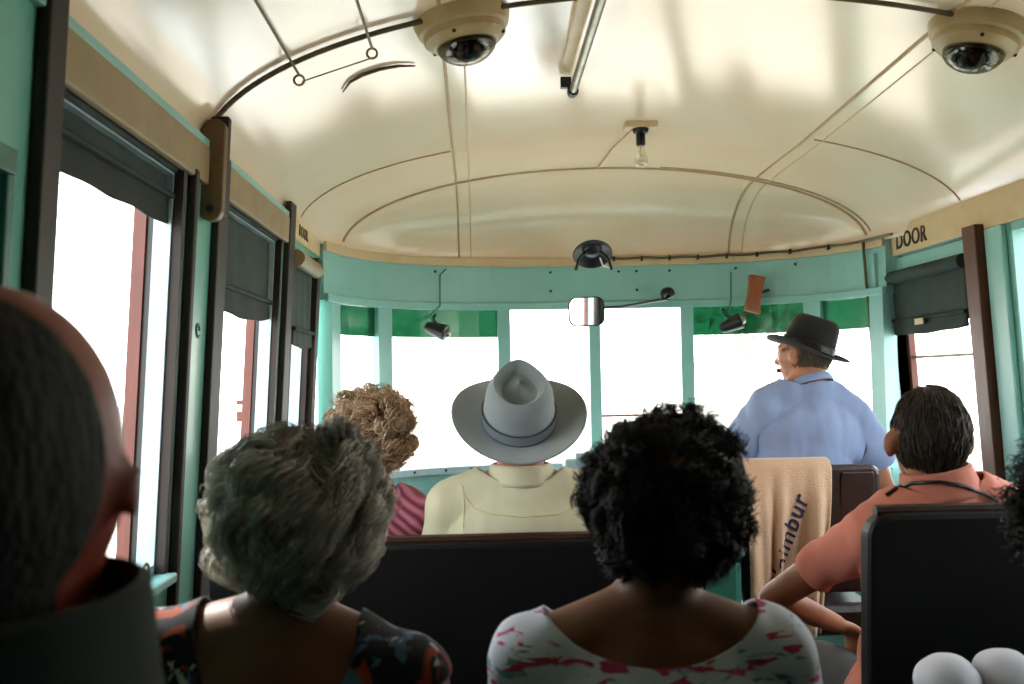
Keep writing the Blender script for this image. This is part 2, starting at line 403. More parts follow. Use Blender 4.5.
# ------------------------------------------------------------------ ceiling seams
def cpath(pts, off):
    return [V((x, y, zc(x, y) - off)) for x, y in pts]
def lin(a, b, n): return [(a[0] + (b[0] - a[0]) * i / n, a[1] + (b[1] - a[1]) * i / n) for i in range(n + 1)]
def arcpts(y, u0_, u1_, n=40):
    a, b = math.asin(u0_), math.asin(u1_)
    return [(XC + wid(y) * math.sin(a + (b - a) * i / n), y) for i in range(n + 1)]
kk = [21]
def seam(pts, r, label, m=MT['seam'], off=.0):
    o = MB().tube(cpath(pts, off), r, 6).build('trim_%d' % kk[0], m, smooth=True); kk[0] += 1; struct(o, label, 'trim'); return o
seam(arcpts(Y3, -.995, .995, 60), .0078, 'tan moulding arching across the ceiling where the front dome begins')
seam(arcpts(Y3 - .03, .20, .99, 40), .006, 'second tan moulding beside the dome arch at right')
seam(arcpts(3.47, -.99, -.535, 24), .0046, 'thin tan seam curving up left side of ceiling')
seam(arcpts(3.35, .55, .985, 24), .0046, 'thin tan seam curving down right side of ceiling')
def dome(x): return [(x, 0.2 + i * .2) for i in range(20)] + [(x, Y3 + t_ * (yf(x) - Y3)) for t_ in [math.sin(PI / 2 * i / 12) for i in range(1, 13)]]
for x, lab, rr in ((-.075, 'left edge of the lengthwise cream ceiling strip at left', .0046), (-.022, 'second edge of the lengthwise cream ceiling strip at left', .003), (1.135, 'tan lengthwise seam on right of ceiling', .0058), (1.19, 'faint second edge of right lengthwise ceiling seam', .003)):
    seam(dome(x), rr, lab, MT['seam'] if rr > .003 else MT['cream_strip'])
# cable along the front cornice
cb = MB(); cb.tube([V((fpt(u, -.022).x, fpt(u, -.022).y, 1.858 + .002 * math.sin(u * 40))) for u in usamp(.02, .97, 40)], .006, 6)
o = cb.build('cornice_cable', MT['pipe'], smooth=True); tag(o, 'brown cable clipped along the front cornice to the right corner', 'cable')
for i in range(8):
    u = .08 + .11 * i; p = fpt(u, -.022)
    MB().rbox((p.x, p.y, 1.855), (.008, .02, .022)).build('clip', MT['black'], o)
vp = MB()
for i, yy in enumerate((4.06,)):
    vp.tube([V((wx(1, z, .09), 4.0, z)) for z in [1.86 - .1 * i for i in range(10)]], .006, 6)
tag(vp.build('conduit', MT['pipe'], smooth=True), 'thin vertical conduit on the door post at right front corner', 'pipe')

# ceiling pipe at y=2.28 with bracket board
yp = 2.28
pts = [(x, y) for x, y in arcpts(yp, -.985, .985, 60)]
pipe = MB().tube([V((x, y, zc(x, y) - .012)) for x, y in pts], .0065, 8).build('ceiling_conduit', MT['pipe'], smooth=True)
tag(pipe, 'thin brown pipe arching across the ceiling from the tan wooden bracket', 'pipe')
bb = MB(); outl = []
for i in range(24):
    a = 2 * PI * i / 24; zz = (.115 - .026) * (1 if math.sin(a) > 0 else -1) + .026 * math.sin(a); outl.append((.026 * math.cos(a), zz))
c0 = V((wx(-1, 1.8, .022), 2.25, 1.80)); lean = .055
fr = [V((c0.x + x + lean * z, 2.235, c0.z + z)) for x, z in outl]; bk = [p + V((0, .032, 0)) for p in fr]; n = 24
bb.add(fr + bk, [tuple(range(n))[::-1], tuple(range(n, 2 * n))] + [(i, (i + 1) % n, n + (i + 1) % n, n + i) for i in range(n)])
br = bb.build('wooden_bracket', MT['tanwood'], bevel=.004); tag(br, 'tan round ended wooden bracket at head of dark post between left windows', 'bracket')
MB().lathe([(.009, 0), (.009, .004), (.004, .007)], (c0.x - .004, 2.233, 1.712), (0, -1, 0), 12).build('screw', MT['black'], br)
bs = MB(); wbox(bs, -1, 2.27, 2.30, 1.70, 1.93, .0, .045); tag(bs.build('bracket_backing', MT['darkwood'], bevel=.006), 'dark wooden block behind the tan bracket at left', 'bracket')
# bell cords with eyelets
for i, (x, yend) in enumerate(((-.405, 2.30), (-.235, 2.30))):
    z1 = zc(x, 2.3); L_ = []
    for j in range(13):
        y = .9 + (yend + .02 - .9) * j / 12; L_.append(V((x + .0 * j, y, zc(x, y) - .03)))
    o = MB().tube(L_, .0035, 6).build('bell_cord', MT['pipe'], smooth=True)
    tag(o, ['bell cord along ceiling, the one further toward the windows', 'bell cord along ceiling, the one beside the left dome lamp'][i], 'cord', 'bell cords on the ceiling')
    e = L_[-1]; ring = [e + V((0.012 * math.sin(a), .0, -.012 + .012 * math.cos(a))) for a in [2 * PI * q / 12 for q in range(13)]]
    MB().tube(ring, .003, 6, caps=False).build('eyelet', MT['brass'], o, smooth=True)
x0, x1 = -.40, -.24
ln = MB().tube([V((x0, 2.33, zc(x0, 2.3) - .045)), V((x1, 2.33, zc(x1, 2.3) - .05))], .0018, 5).build('cross_wire', MT['pipe']); tag(ln, 'thin wire linking the two bell cord eyelets', 'wire')
def ceil_hit(px, py, off):
    Y = 1.5
    while Y < 4.4:
        p = at(px, py, Y)
        if p.z > zc(p.x, p.y) - off: return p
        Y += .004
hd = [ceil_hit(px, py, .006) for px, py in ((343, 92), (350, 82), (362, 75), (380, 69), (398, 66), (415, 66))]
tag(MB().tube(hd, [.002, .004, .005, .005, .004, .002], 6).build('cord_stub', MT['pipe'], smooth=True), 'short curved brown strip on ceiling below the bell cords', 'strip')

# dome lamps
def dome_lamp(x, y, label):
    n_ = V((-(zc(x + .02, y) - zc(x - .02, y)) / .04, 0, 1)).normalized(); z = zc(x, y); ax = -n_
    ax = (ax + V((0, -.0, 0))).normalized()
    root = empty('dome_lamp', (x, y, z), label, 'lamp', 'dome lamps on the ceiling')
    MB().lathe([(.0, -.012), (.113, -.012), (.116, .004), (.108, .03), (.098, .034), (.098, .05), (.082, .064), (.074, .066), (.0, .064)], (x, y, z), ax, 40).build('base', MT['lintel'] if 0 else MT['lampbase'], root, smooth=True)
    g = MB(); prof = [(.072, .062)] + [(.072 * math.cos(a), .062 + .048 * math.sin(a)) for a in [PI / 2 * i / 8 for i in range(1, 9)]]
    g.lathe(prof, (x, y, z), ax, 32).build('glass_dome', MT['lampglass'], root, smooth=True)
    b = V((x, y, z)) + ax * .07
    MB().ball(b, (.042, .042, .032), seg=20, rg=12).build('bulb', MT['lampbulb'], root, smooth=True)
    MB().lathe([(.062, .0), (.064, .01), (.058, .012), (.04, .004)], V((x, y, z)) + ax * .062, ax, 32).build('inner_ring', MT['metal'], root, smooth=True)
    q = V((0, 0, 1)).rotation_difference(ax)
    for a in (.6, 1.9, 3.4, 5.0):
        p = V((x, y, z)) + q @ V((.092 * math.cos(a), .092 * math.sin(a), .056)); MB().ball(p, .005, seg=8, rg=6).build('screw', MT['black'], root)
    return root
MT['lampbase'] = mat('aged_cream_lamp_base', 'c6b083', .4, c2='ad966a', nscale=12)
MT['lampbulb'] = mat('dark_silvered_bulb', '1a1d14', .08, c2='10120c')
dome_lamp(-.026, 2.34, 'round cream dome lamp with clear glass, left one near the bell cords')
dome_lamp(1.22, 2.34, 'round cream dome lamp with clear glass, right one above the door side')

# light tube
tb = empty('ceiling_tube_light', (.26, 2.5, zc(.26, 2.5)), 'long silver tube hung beside a cream batten at middle of ceiling', 'light fitting')
MB().rbox((.262, 2.45, zc(.26, 2.5) - .004), (.035, .94, .02), ).build('batten', MT['cream_strip'], tb, bevel=.004)
zt0, zt1 = zc(.3, 2.0) - .055, zc(.3, 2.85) - .05
MB().tube([V((.285, 1.7, zt0)), V((.285, 2.86, zt1))], .012, 12).build('tube', MT['metal'], tb, smooth=True)
for yy, zz in ((2.83, zt1), (1.9, zt0)):
    MB().lathe([(.015, -.015), (.017, 0), (.015, .015)], (.285, yy, zz), (0, 1, 0), 14).build('end_cap', MT['black'], tb)
    MB().rbox((.265, yy, zz + .025), (.03, .02, .03)).build('clip', MT['black'], tb)

# bare bulb
bx_, by_ = .562, 3.33; bz = zc(bx_, by_)
bb_ = empty('bare_bulb', (bx_, by_, bz), 'bare clear bulb in black socket at middle of ceiling', 'lamp')
MB().rbox((bx_, by_, bz - .008), (.11, .06, .02)).build('mount_block', MT['cream_strip'], bb_, bevel=.003)
MB().lathe([(.026, 0), (.028, .006), (.024, .016), (.016, .02), (.016, .055), (.013, .06)], (bx_, by_, bz - .016), (0, 0, -1), 24).build('socket', MT['black'], bb_, smooth=True)
MB().lathe([(.010, 0), (.011, .014), (.020, .035), (.024, .05), (.02, .066), (.008, .074)], (bx_, by_, bz - .075), (0, 0, -1), 24).build('bulb', MT['bulbglass'], bb_, smooth=True)
MB().tube([V((bx_, by_, bz - .075)), V((bx_ - .005, by_, bz - .10)), V((bx_ + .005, by_, bz - .115))], .0015, 5).build('filament', MT['brass'], bb_)
wv = MB().tube([V((bx_ - .028, by_, bz - .02)), V((bx_ - .055, 3.65, zc(bx_, 3.65) - .006)), V((bx_ - .07, 3.98, zc(bx_, 3.98) - .01))], .003, 6).build('lamp_wire', MT['seam']); tag(wv, 'thin wire running from bulb socket to the dome moulding', 'wire')

# black round fan-like ventilator on dome
c = at(592, 250, 4.22)
vn = empty('round_ventilator', tuple(c), 'black oval ventilator dish with two bracket legs above the windscreen', 'ventilator')
ax = V((0, -.62, -.78)).normalized()
MB().lathe([(.0, 0.0), (.05, -.0), (.078, .018), (.084, .026), (.080, .03), (.072, .022), (.04, .008), (.03, .02), (.0, .026)], c, ax, 36).build('dish', MT['black'], vn, smooth=True)
MB().lathe([(.03, -.03), (.04, -.01), (.03, .0)], c, ax, 24).build('neck', MT['black'], vn, smooth=True)
for s_ in (-1, 1):
    MB().tube([c + V((s_ * .03, -.03, -.01)), c + V((s_ * .062, -.055, -.045)), c + V((s_ * .076, -.045, -.09))], .0065, 8).build('leg', MT['black'], vn, smooth=True)
MB().tube([at(600, 258, 4.2), at(603, 266, 4.25), at(610, 268, 4.3)], .003, 6).build('wire', MT['white'], vn)

# rear-view mirror
c = at(586.5, 311.5, 4.08)
mr = empty('rear_view_mirror', tuple(c), 'rounded rear view mirror on a thin black arm at top of windscreen', 'mirror')
def rrect(c, w, h, r, X, Z, n=8):
    P = []
    for cx, cz, a0 in ((w / 2 - r, h / 2 - r, 0), (-w / 2 + r, h / 2 - r, PI / 2), (-w / 2 + r, -h / 2 + r, PI), (w / 2 - r, -h / 2 + r, 1.5 * PI)):
        for i in range(n + 1):
            a = a0 + PI / 2 * i / n; P.append(c + X * (cx + r * math.cos(a)) + Z * (cz + r * math.sin(a)))
    return P
def plate(mb, P, d):
    n = len(P); Q = [p + d for p in P]
    return mb.add(P + Q, [tuple(range(n))[::-1], tuple(range(n, 2 * n))] + [(i, (i + 1) % n, n + (i + 1) % n, n + i) for i in range(n)])
Nm = V((-.257, -.96, -.09)).normalized(); Xm = V((.96, -.257, 0)).normalized(); Zm = Xm.cross(-Nm).normalized()
if Zm.z < 0: Zm = -Zm
plate(MB(), rrect(c, .150, .122, .035, Xm, Zm), V((0, .016, 0))).build('housing', MT['black'], mr, bevel=.002)
plate(MB(), rrect(c + V((0, -.003, 0)), .139, .111, .031, Xm, Zm), V((0, .003, 0))).build('mirror_glass', MT['mirror'], mr)
a1 = at(669, 293, 4.36)
MB().tube([c + V((.03, .02, .015)), at(620, 307, 4.2), at(660, 300, 4.3), a1 + V((-.02, -.03, -.03)), a1], .006, 8).build('arm', MT['black'], mr, smooth=True)
MB().ball(a1, .026).build('ball_mount', MT['black'], mr, smooth=True)
MB().lathe([(.03, 0), (.03, .01), (.02, .015)], a1 + V((0, .05, 0)), (0, -1, 0)).build('wall_plate', MT['black'], mr)

# small black spot lamps inside the windscreen
def spot(px, py, Y, d, label, wire):
    c = at(px, py, Y); root = empty('wiper_motor', tuple(c), label, 'wiper motor', 'black wiper motors at windscreen top')
    ax = V(d).normalized()
    MB().lathe([(.0, -.055), (.018, -.052), (.026, -.03), (.03, 0), (.034, .02), (.036, .04), (.03, .045), (.0, .046)], c, ax, 24).build('body', MT['black'], root, smooth=True)
    MB().ball(c + ax * .045, (.02, .02, .02)).build('boss', MT['metal'], root, smooth=True)
    MB().tube([c + V((0, .01, .02)), c + V((-.02, .05, .05)), c + V((-.012, .1, .07))], .008, 8).build('mount', MT['black'], root, smooth=True)
    MB().tube(wire, .0035, 6).build('cord', MT['teal_dark'], root, smooth=True)
spot(437, 330, 4.27, (.9, -.3, -.35), 'black wiper motor hanging by cord over the left windscreen pane', [at(437, 325, 4.28), at(429, 316, 4.30), at(440, 306, 4.37), at(440, 275, 4.4), at(446, 269, 4.42)])
spot(732, 324, 4.27, (.8, -.4, .35), 'black wiper motor hanging over the green band ahead of driver', [at(732, 322, 4.28), at(728, 312, 4.33), at(731, 300, 4.38), at(731, 272, 4.4)])
# orange wooden piece
c = at(755, 293, 4.33); w = MB()
P = [at(751, 274, 4.3), at(766, 277, 4.3), at(763, 290, 4.3), at(761, 300, 4.3), at(761, 314, 4.3), at(746, 310, 4.3), at(750, 292, 4.3)]
plate(w, P, V((0, .05, 0)))
wb = w.build('wooden_handle_block', MT['orangewood'], bevel=.004); tag(wb, 'orange brown wooden block fixed on the front header above driver', 'wooden block')
MB().tube([at(761, 293, 4.32), at(769, 290, 4.32)], .007, 8).build('peg', MT['black'], wb)

# ------------------------------------------------------------------ blinds
def blind(side, y0, y1, ztop, zbot, ins, label, roller_m=MT['blind'], hemh=.05, sag=.01, roller=.02, tagged=False):
    root = empty('roller_blind', (wx(side, ztop, ins), (y0 + y1) / 2, ztop), label, 'blind', 'window blinds')
    def sh(z0, z1, i_, m, nm, wob=0, thick=.002):
        P = []
        for i in range(25):
            y = y0 + (y1 - y0) * i / 24; row = []
            for j in range(9):
                z = z0 + (z1 - z0) * j / 8; zz = z - (sag * 4 * (i / 24) * (1 - i / 24) + .0015 * math.sin(i * .7)) * (1 - j / 8) * wob
                row.append(V((wx(side, zz, i_ + .0015 * math.sin(i * .9 + j * .3)), y, zz)))
            P.append(row)
        return MB().sheet(P).build(nm, m, root, smooth=True, solid=thick)
    sh(zbot + hemh * .5, ztop, ins, MT['blind'], 'fabric', .5)
    sh(zbot, zbot + hemh, ins + .007, MT['blind_hem'], 'hem', 1, .004)
    p = MB()
    s0 = V((wx(side, zbot + hemh, ins + .012), y0, zbot + hemh)); s1 = V((wx(side, zbot + hemh, ins + .012), y1, zbot + hemh)); p.tube([s0, (s0 + s1) / 2, s1], .008, 8)
    p.build('slat_pocket', MT['blind_hem'], root, smooth=True)
    xr = wx(side, ztop, ins + .012)
    MB().tube([V((xr, y0 - .01, ztop)), V((xr, y1 + .01, ztop))], roller, 14).build('roller', roller_m, root, smooth=True)
    if tagged:
        MB().rbox(V((wx(side, zbot + .03, ins + .024), (y0 + y1) / 2, zbot + .035)), (.004, .07, .022)).build('handle_tab', MT['cream_strip'], root)
blind(-1, 1.455, 2.09, 1.77, 1.652, -.028, 'dark green blind at top of the nearest left window', sag=.0, hemh=.06, roller=.012)
blind(-1, 2.425, 3.12, 1.77, 1.52, -.028, 'dark green blind half way down the second left window', sag=.02, roller=.012)
blind(-1, 3.29, 3.67, 1.73, 1.45, .012, 'dark green blind on the third left window under a cream roller', roller_m=MT['lintel'], roller=.028)
blind(1, DR[0] + .03, DR[1] - .05, 1.695, 1.475, .012, 'dark grey blind on the side door with a pale pull tab', roller=.026, tagged=True)
# brass ring on left window ledge
c = V((wx(-1, .95, .01), 1.96, .96))
tag(MB().tube([c + V((0, .018 * math.cos(a), .018 * math.sin(a))) for a in [2 * PI * q / 16 for q in range(17)]], .003, 6, caps=False).build('brass_ring', MT['brass'], smooth=True), 'small brass ring hanging at ledge of nearest left window', 'ring')
c = V((wx(-1, 1.44, .006), 2.23, 1.44))
tag(MB().tube([c + V((0.004, .012 * math.cos(a), .015 * math.sin(a))) for a in [2 * PI * q / 16 for q in range(15)]], .0028, 6).build('coat_hook', MT['teal_dark'], smooth=True), 'teal painted coat hook on panel between left windows', 'hook')

# ------------------------------------------------------------------ seats
def bench(name, label, x0, x1, yb, ztop, m, seat_d=.46, cat='bench seat', seat_z=.46, grp='passenger bench seats'):
    root = empty(name, ((x0 + x1) / 2, yb + .2, 0), label, cat, grp)
    w = x1 - x0; cx = (x0 + x1) / 2
    # backrest outline with rounded top corners
    R = .045; pts = []
    for sx, a0 in ((1, 0), (-1, PI / 2)):
        for i in range(9):
            a = a0 + PI / 2 * i / 8; pts.append((cx + sx * (w / 2 - R) + R * math.cos(a), ztop - R + R * math.sin(a)))
    pts += [(x0, .50), (x1, .50)]
    # slightly leaning back
    Pf = [V((x, yb + .0 + (ztop - z) * .08, z)) for x, z in pts]; b = MB(); plate(b, Pf, V((0, .055, 0)))
    b.build('backrest', m, root, bevel=.012)
    cr = MB(); crv = [V((x0 + .02 + (w - .04) * i / 20, yb + .028, ztop + .002)) for i in range(21)]
    cr.tube(crv, .012, 8); cr.build('top_rail', MT['brownvinyl'], root, smooth=True)
    MB().rbox((cx, yb + .09 + seat_d / 2, seat_z - .05), (w, seat_d, .10)).build('seat', m, root, bevel=.02)
    MB().rbox((cx, yb + .09 + seat_d / 2, seat_z - .12), (w - .04, seat_d - .04, .04)).build('seat_frame', MT['darkwood'], root)
    for sx in (x0 + .04, x1 - .04):
        for yy in (yb + .13, yb + seat_d + .02):
            MB().rbox((sx, yy, (seat_z - .14) / 2), (.035, .035, seat_z - .14)).build('leg', MT['darkwood'], root)
    return root
bench('bench_seat', 'black bench seat in front of the two nearest women with a hatted man on it', -.56, .472, 2.08, .985, MT['vinyl'])
bench('bench_seat', 'black bench seat carrying the grey haired and the dark curly haired women', -.56, .52, 1.02, .93, MT['vinyl'])
bench('bench_seat', 'black bench seat at right carrying the man in the pink shirt', .718, 1.60, 1.83, 1.06, MT['vinyl'], seat_z=.48)
bench('bench_seat', 'black bench seat at right edge under the passenger with dark curls', .718, 1.60, 1.02, .90, MT['vinyl'])
bench('bench_seat', 'black bench seat at left rear under the nearest man', -.56, .52, .32, .90, MT['vinyl'], seat_d=.44)
# driver's seat
ds = empty('driver_seat', (1.0, 3.2, 0), 'dark brown glossy driver seat with towel over its back', 'seat')
R = .03; x0, x1, zt_ = .785, 1.205, 1.045; pts = []
for sx, a0 in ((1, 0), (-1, PI / 2)):
    for i in range(9):
        a = a0 + PI / 2 * i / 8; pts.append(((x0 + x1) / 2 + sx * ((x1 - x0) / 2 - R) + R * math.cos(a), zt_ - R + R * math.sin(a)))
pts += [(x0, .66), (x1, .66)]
b = MB(); plate(b, [V((x, 2.99 + (zt_ - z) * .06 + .012 * ((x - 1) / .2) ** 2 * -1, z)) for x, z in pts], V((0, .05, 0))); b.build('backrest', MT['brownvinyl'], ds, bevel=.012)
b = MB(); plate(b, [V((1.0 + (p[0] - 1.0) * .25 + .135, 2.975 + (zt_ - p[1]) * .06, zt_ - .02 + (p[1] - zt_) * .75)) for p in pts], V((0, .02, 0))); b.build('back_panel', MT['brownvinyl'], ds, bevel=.008)
MB().rbox((1.0, 3.24, .57), (.43, .42, .10)).build('seat', MT['brownvinyl'], ds, bevel=.025)
MB().tube([V((1.0, 3.24, 0)), V((1.0, 3.24, .53))], .05, 16).build('pedestal', MT['black'], ds)
for s_ in (-1, 1): MB().rbox((1.0 + s_ * .19, 3.03, .60), (.03, .03, .20)).build('bracket', MT['black'], ds)
# towel over seat back
def towel():
    x0, x1 = .79, 1.05; P = []; nx = 60
    prof = [(y, z - .022) for y, z in [(3.07, .80), (3.075, .90), (3.07, 1.0), (3.055, 1.065), (3.04, 1.082), (3.015, 1.088), (2.985, 1.082), (2.966, 1.06), (2.955, 1.0)] + [(2.950 - .0006 * i, 1.0 - .032 * i) for i in range(1, 15)]]
    for i in range(nx + 1):
        s = i / nx; row = []
        for j, (y, z) in enumerate(prof):
            drop = max(0, (1.04 - z)) / .45 if y < 3.0 else 0
            xx = x0 + (x1 - x0) * s
            xx = xx + drop * (-.01 - .055 * s + .02 * math.sin(s * 9))    # gathers as it falls
            fold = (math.sin(s * 17 + .8 * drop) * .5 + math.sin(s * 31 + 1.3) * .3 + math.sin(s * 8) * .4) * .04 * min(1, drop * 1.6)
            zz = z - (0.03 * math.sin(s * 5) * drop if y < 3.0 else 0)
            row.append(V((xx, y - abs(.012 * min(1, drop * 3)) - fold * 1.0 - .006 * (y < 3.0), zz)))
        P.append(row)
    return P
TP = towel()
MT['towel'] = mat('beige_pink_towel_cloth', 'd9b99c', .9, c2='c49f80', nscale=5, namt=.8, bump=.3, bscale=160, sheen=.3)
tw = MB().sheet(TP).build('towel', MT['towel'], smooth=True, solid=.006); tag(tw, 'beige pink towel draped over the back of driver seat with blue script', 'towel')
# lettering stitched on the towel, each stroke following the folds
from mathutils.bvhtree import BVHTree
TB = BVHTree.FromPolygons([p for row in TP for p in row], [(i * len(TP[0]) + j, i * len(TP[0]) + j + 1, (i + 1) * len(TP[0]) + j + 1, (i + 1) * len(TP[0]) + j) for i in range(len(TP) - 1) for j in range(len(TP[0]) - 1)])
def tsurf(px_, pz_):   # towel front surface
    h = TB.ray_cast(V((px_, 2.5, pz_)), V((0, 1, 0)))
    if h[0] is not None: return h[0].y
    best = None
    for row in TP:
        for p in row[8:]:
            d = (p.x - px_) ** 2 + (p.z - pz_) ** 2
            if best is None or d < best[0]: best = (d, p)
    return best[1].y
MT['ink'] = mat('dark_blue_print', '262a4c', .9, c2='1c2040')
def towel_text(s_, A, B, size, mname):
    A, B = V(A), V(B); dirv = (B - A).normalized(); up = V((0, -1, 0)).cross(dirv); up = -up if up.x > 0 else up
    t = text(s_, (A + B) / 2, dirv, up, size, None, shear=.15, ext=.0)
    me_ = bpy.data.meshes.new('t'); me_.from_pydata([tuple(p) for p in t.v], [], t.f); bm_ = bmesh.new(); bm_.from_mesh(me_)
    bmesh.ops.triangulate(bm_, faces=bm_.faces); bmesh.ops.subdivide_edges(bm_, edges=bm_.edges, cuts=2, use_grid_fill=True); bm_.to_mesh(me_); bm_.free()
    t.v = [v.co.copy() for v in me_.vertices]; t.f = [tuple(p.vertices) for p in me_.polygons]
    out = MB()
    for p in t.v: out.v.append(V((p.x, tsurf(p.x, p.z) - .0062, p.z)))
    out.f = t.f; return out
A = at(770, 588, 2.93); B = at(799, 508, 2.93)
towel_text('anmimbur', A, B, .072, None).build('print', MT['ink'], tw, solid=.0012, fix=False)
A = at(800, 585, 2.93); B = at(815, 545, 2.93)
towel_text('wavn', A, B, .06, None).build('print', MT['ink'], tw, solid=.0012, fix=False)

# engine box and dash
eb = empty('engine_box', (.62, 3.3, 0), 'dark teal engine cover box standing left of the driver seat', 'engine cover')
MB().box(.40, .748, 2.86, 4.3, 0, .80).build('body', MT['teal_dark'], eb, bevel=.02)
MB().box(.39, .755, 2.85, 4.31, .80, .825).build('lid', MT['teal_dark'], eb, bevel=.008)
c = at(585, 470, 4.15); db = empty('instrument_box', tuple(c), 'pale blue instrument box below the centre of windscreen', 'instrument box')
MB().rbox(c + V((.0, .05, -.03)), (.17, .14, .16)).build('case', MT['blue_light'], db, bevel=.01)
MB().lathe([(.03, 0), (.03, .008), (.026, .01)], c + V((.0, -.022, -.02)), (0, -1, 0)).build('gauge', MT['black'], db)
MB().rbox(c + V((.03, .02, .06)), (.14, .10, .025)).build('top_shelf', MT['blue_light'], db, bevel=.003)

# ------------------------------------------------------------------ outside
gd = MB().box(-60, 60, -40, 90, -.9, -.6).build('ground', MT['ground']); struct(gd, 'pale sunlit gravel ground outside the railcar', 'ground')
bn = empty('bonnet', (.6, 5.3, .6), 'white rounded engine bonnet seen through the centre windscreen', 'bonnet')
P = []
for i in range(13):
    y = 4.62 + 1.3 * i / 12; row = []
    for j in range(17):
        a = PI * j / 16; row.append(V((.55 - .42 * math.cos(a), y, .45 + (.52 - .05 * (i / 12) ** 2) * math.sin(a) ** .6)))
    P.append(row)
MB().sheet(P).build('hood', mat('white_enamel', 'e2e8ea', .3, coat=.3), bn, smooth=True, solid=.01)
c = at(592, 427, 5.0); MB().rbox(c, (.10, .05, .03)).build('cap', MT['blue_light'], bn, bevel=.008)
def shed(x, y, w, d, h, m, label):
    root = empty('distant_shed', (x, y, -.6), label, 'shed')
    MB().box(x - w / 2, x + w / 2, y - d / 2, y + d / 2, -.6, -.6 + h).build('wall', MT['far_cream'], root)
    r = MB(); z = -.6 + h; r.add([(x - w / 2 - .3, y - d / 2 - .3, z), (x + w / 2 + .3, y - d / 2 - .3, z), (x + w / 2 + .3, y + d / 2 + .3, z), (x - w / 2 - .3, y + d / 2 + .3, z), (x - w / 2 - .3, y, z + .9), (x + w / 2 + .3, y, z + .9)], [(0, 1, 5, 4), (2, 3, 4, 5), (0, 4, 3), (1, 2, 5), (3, 2, 1, 0)])
    r.build('roof', m, root)
    for q in (-.25, .25): MB().box(x + w * q - .3, x + w * q + .3, y - d / 2 - .03, y - d / 2, .2, 1.1).build('window', MT['black'], root)
# tree seen ahead of the driver
def tree(x, y, h, label):
    root = empty('distant_tree', (x, y, -.6), label, 'tree')
    MB().tube([V((x, y, -.6)), V((x + .1, y, h * .4)), V((x - .1, y, h * .8))], [.16, .12, .05], 8).build('trunk', MT['bark'], root, smooth=True)
    lf = MB()
    for i in range(380):
        a = random.random() * 2 * PI; b_ = random.gauss(0, .42); cc = V((x + math.cos(a) * 1.1 * abs(random.gauss(.5, .35)), y + math.sin(a) * random.random(), h * .62 + b_ * h * .35))
        q = V((random.gauss(0, 1), random.gauss(0, 1), random.gauss(0, 1))).normalized() * .09; w_ = q.orthogonal().normalized() * .05
        lf.add([cc - q, cc + w_, cc + q, cc - w_], [(0, 1, 2, 3)])
    o = lf.build('crown', MT['leaf'], root, fix=False); o['kind'] = 'stuff'
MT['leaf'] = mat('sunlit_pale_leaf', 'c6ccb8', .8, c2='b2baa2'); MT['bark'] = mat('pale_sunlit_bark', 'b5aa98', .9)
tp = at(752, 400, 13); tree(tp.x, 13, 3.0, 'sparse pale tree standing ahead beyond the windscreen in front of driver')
a, b = at(600, 416, 4.75), at(690, 414, 4.75)
hr = MB().tube([a, b], .006, 8).build('handrail', MT['redwood'], smooth=True); tag(hr, 'thin red rail above the bonnet seen through the right centre pane', 'rail')
wg = empty('fence', tuple(at(250, 470, 6)), 'low brown timber fence seen through the second left window', 'fence')
for i, py in enumerate((402, 416)):
    MB().rbox(at(262, py, 6.2), (.30, .05, .03 + .03 * i)).build('rail', MT['far_red'], wg)
for px in (250, 276): p = at(px, 420, 6.2); MB().rbox((p.x, 6.24, (p.z + .06 - .6) / 2), (.07, .05, p.z + .06 + .6)).build('post', MT['far_red'], wg)
# ------------------------------------------------------------------ people
from mathutils.bvhtree import BVHTree
def capsule(mb, p0, r0, p1, r1, n=16):
    p0, p1 = V(p0), V(p1); L = (p1 - p0).length
    if L < 1e-5: return mb.ball(p0, r0)
    prof = [(r0 * math.cos(a), r0 * math.sin(a)) for a in [-PI / 2 + PI / 2 * (i + .3) / 6 for i in range(6)]] + [(r0, 0), (r1, L)] + \
           [(r1 * math.cos(a), L + r1 * math.sin(a)) for a in [PI / 2 * (i + .7) / 6 for i in range(6)]]
    return mb.lathe(prof, p0, p1 - p0, n)
def rotm(yaw=0, pitch=0, roll=0):  # yaw>0 turns to -x (left as seen from behind), pitch>0 looks up, roll>0 leans to +x
    return Matrix.Rotation(yaw, 3, 'Z') @ Matrix.Rotation(pitch, 3, 'X') @ Matrix.Rotation(roll, 3, 'Y')
def remesh(mb, vox, smooth=9):
    me = bpy.data.meshes.new('tmp'); me.from_pydata([tuple(p) for p in mb.v], [], mb.f); me.validate()
    bm = bmesh.new(); bm.from_mesh(me); bmesh.ops.recalc_face_normals(bm, faces=bm.faces); bm.to_mesh(me); bm.free()
    o = bpy.data.objects.new('tmp', me); col.objects.link(o)
    m = o.modifiers.new('r', 'REMESH'); m.mode = 'VOXEL'; m.voxel_size = vox; m.adaptivity = 0
    s = o.modifiers.new('s', 'SMOOTH'); s.factor = .5; s.iterations = smooth
    dg = bpy.context.evaluated_depsgraph_get(); dg.update()
    r = bpy.data.meshes.new_from_object(o.evaluated_get(dg)); bpy.data.objects.remove(o)
    return r
def pts_of(me):
    n = len(me.vertices); a = np.empty(n * 3); me.vertices.foreach_get('co', a); b = np.empty(n * 3); me.vertices.foreach_get('normal', b)
    return a.reshape(-1, 3), b.reshape(-1, 3)
def segd(P, A, B):
    A, B = np.array(A), np.array(B); d = B - A; t = np.clip(((P - A) @ d) / (d @ d), 0, 1); return np.linalg.norm(P - (A + t[:, None] * d), axis=1)
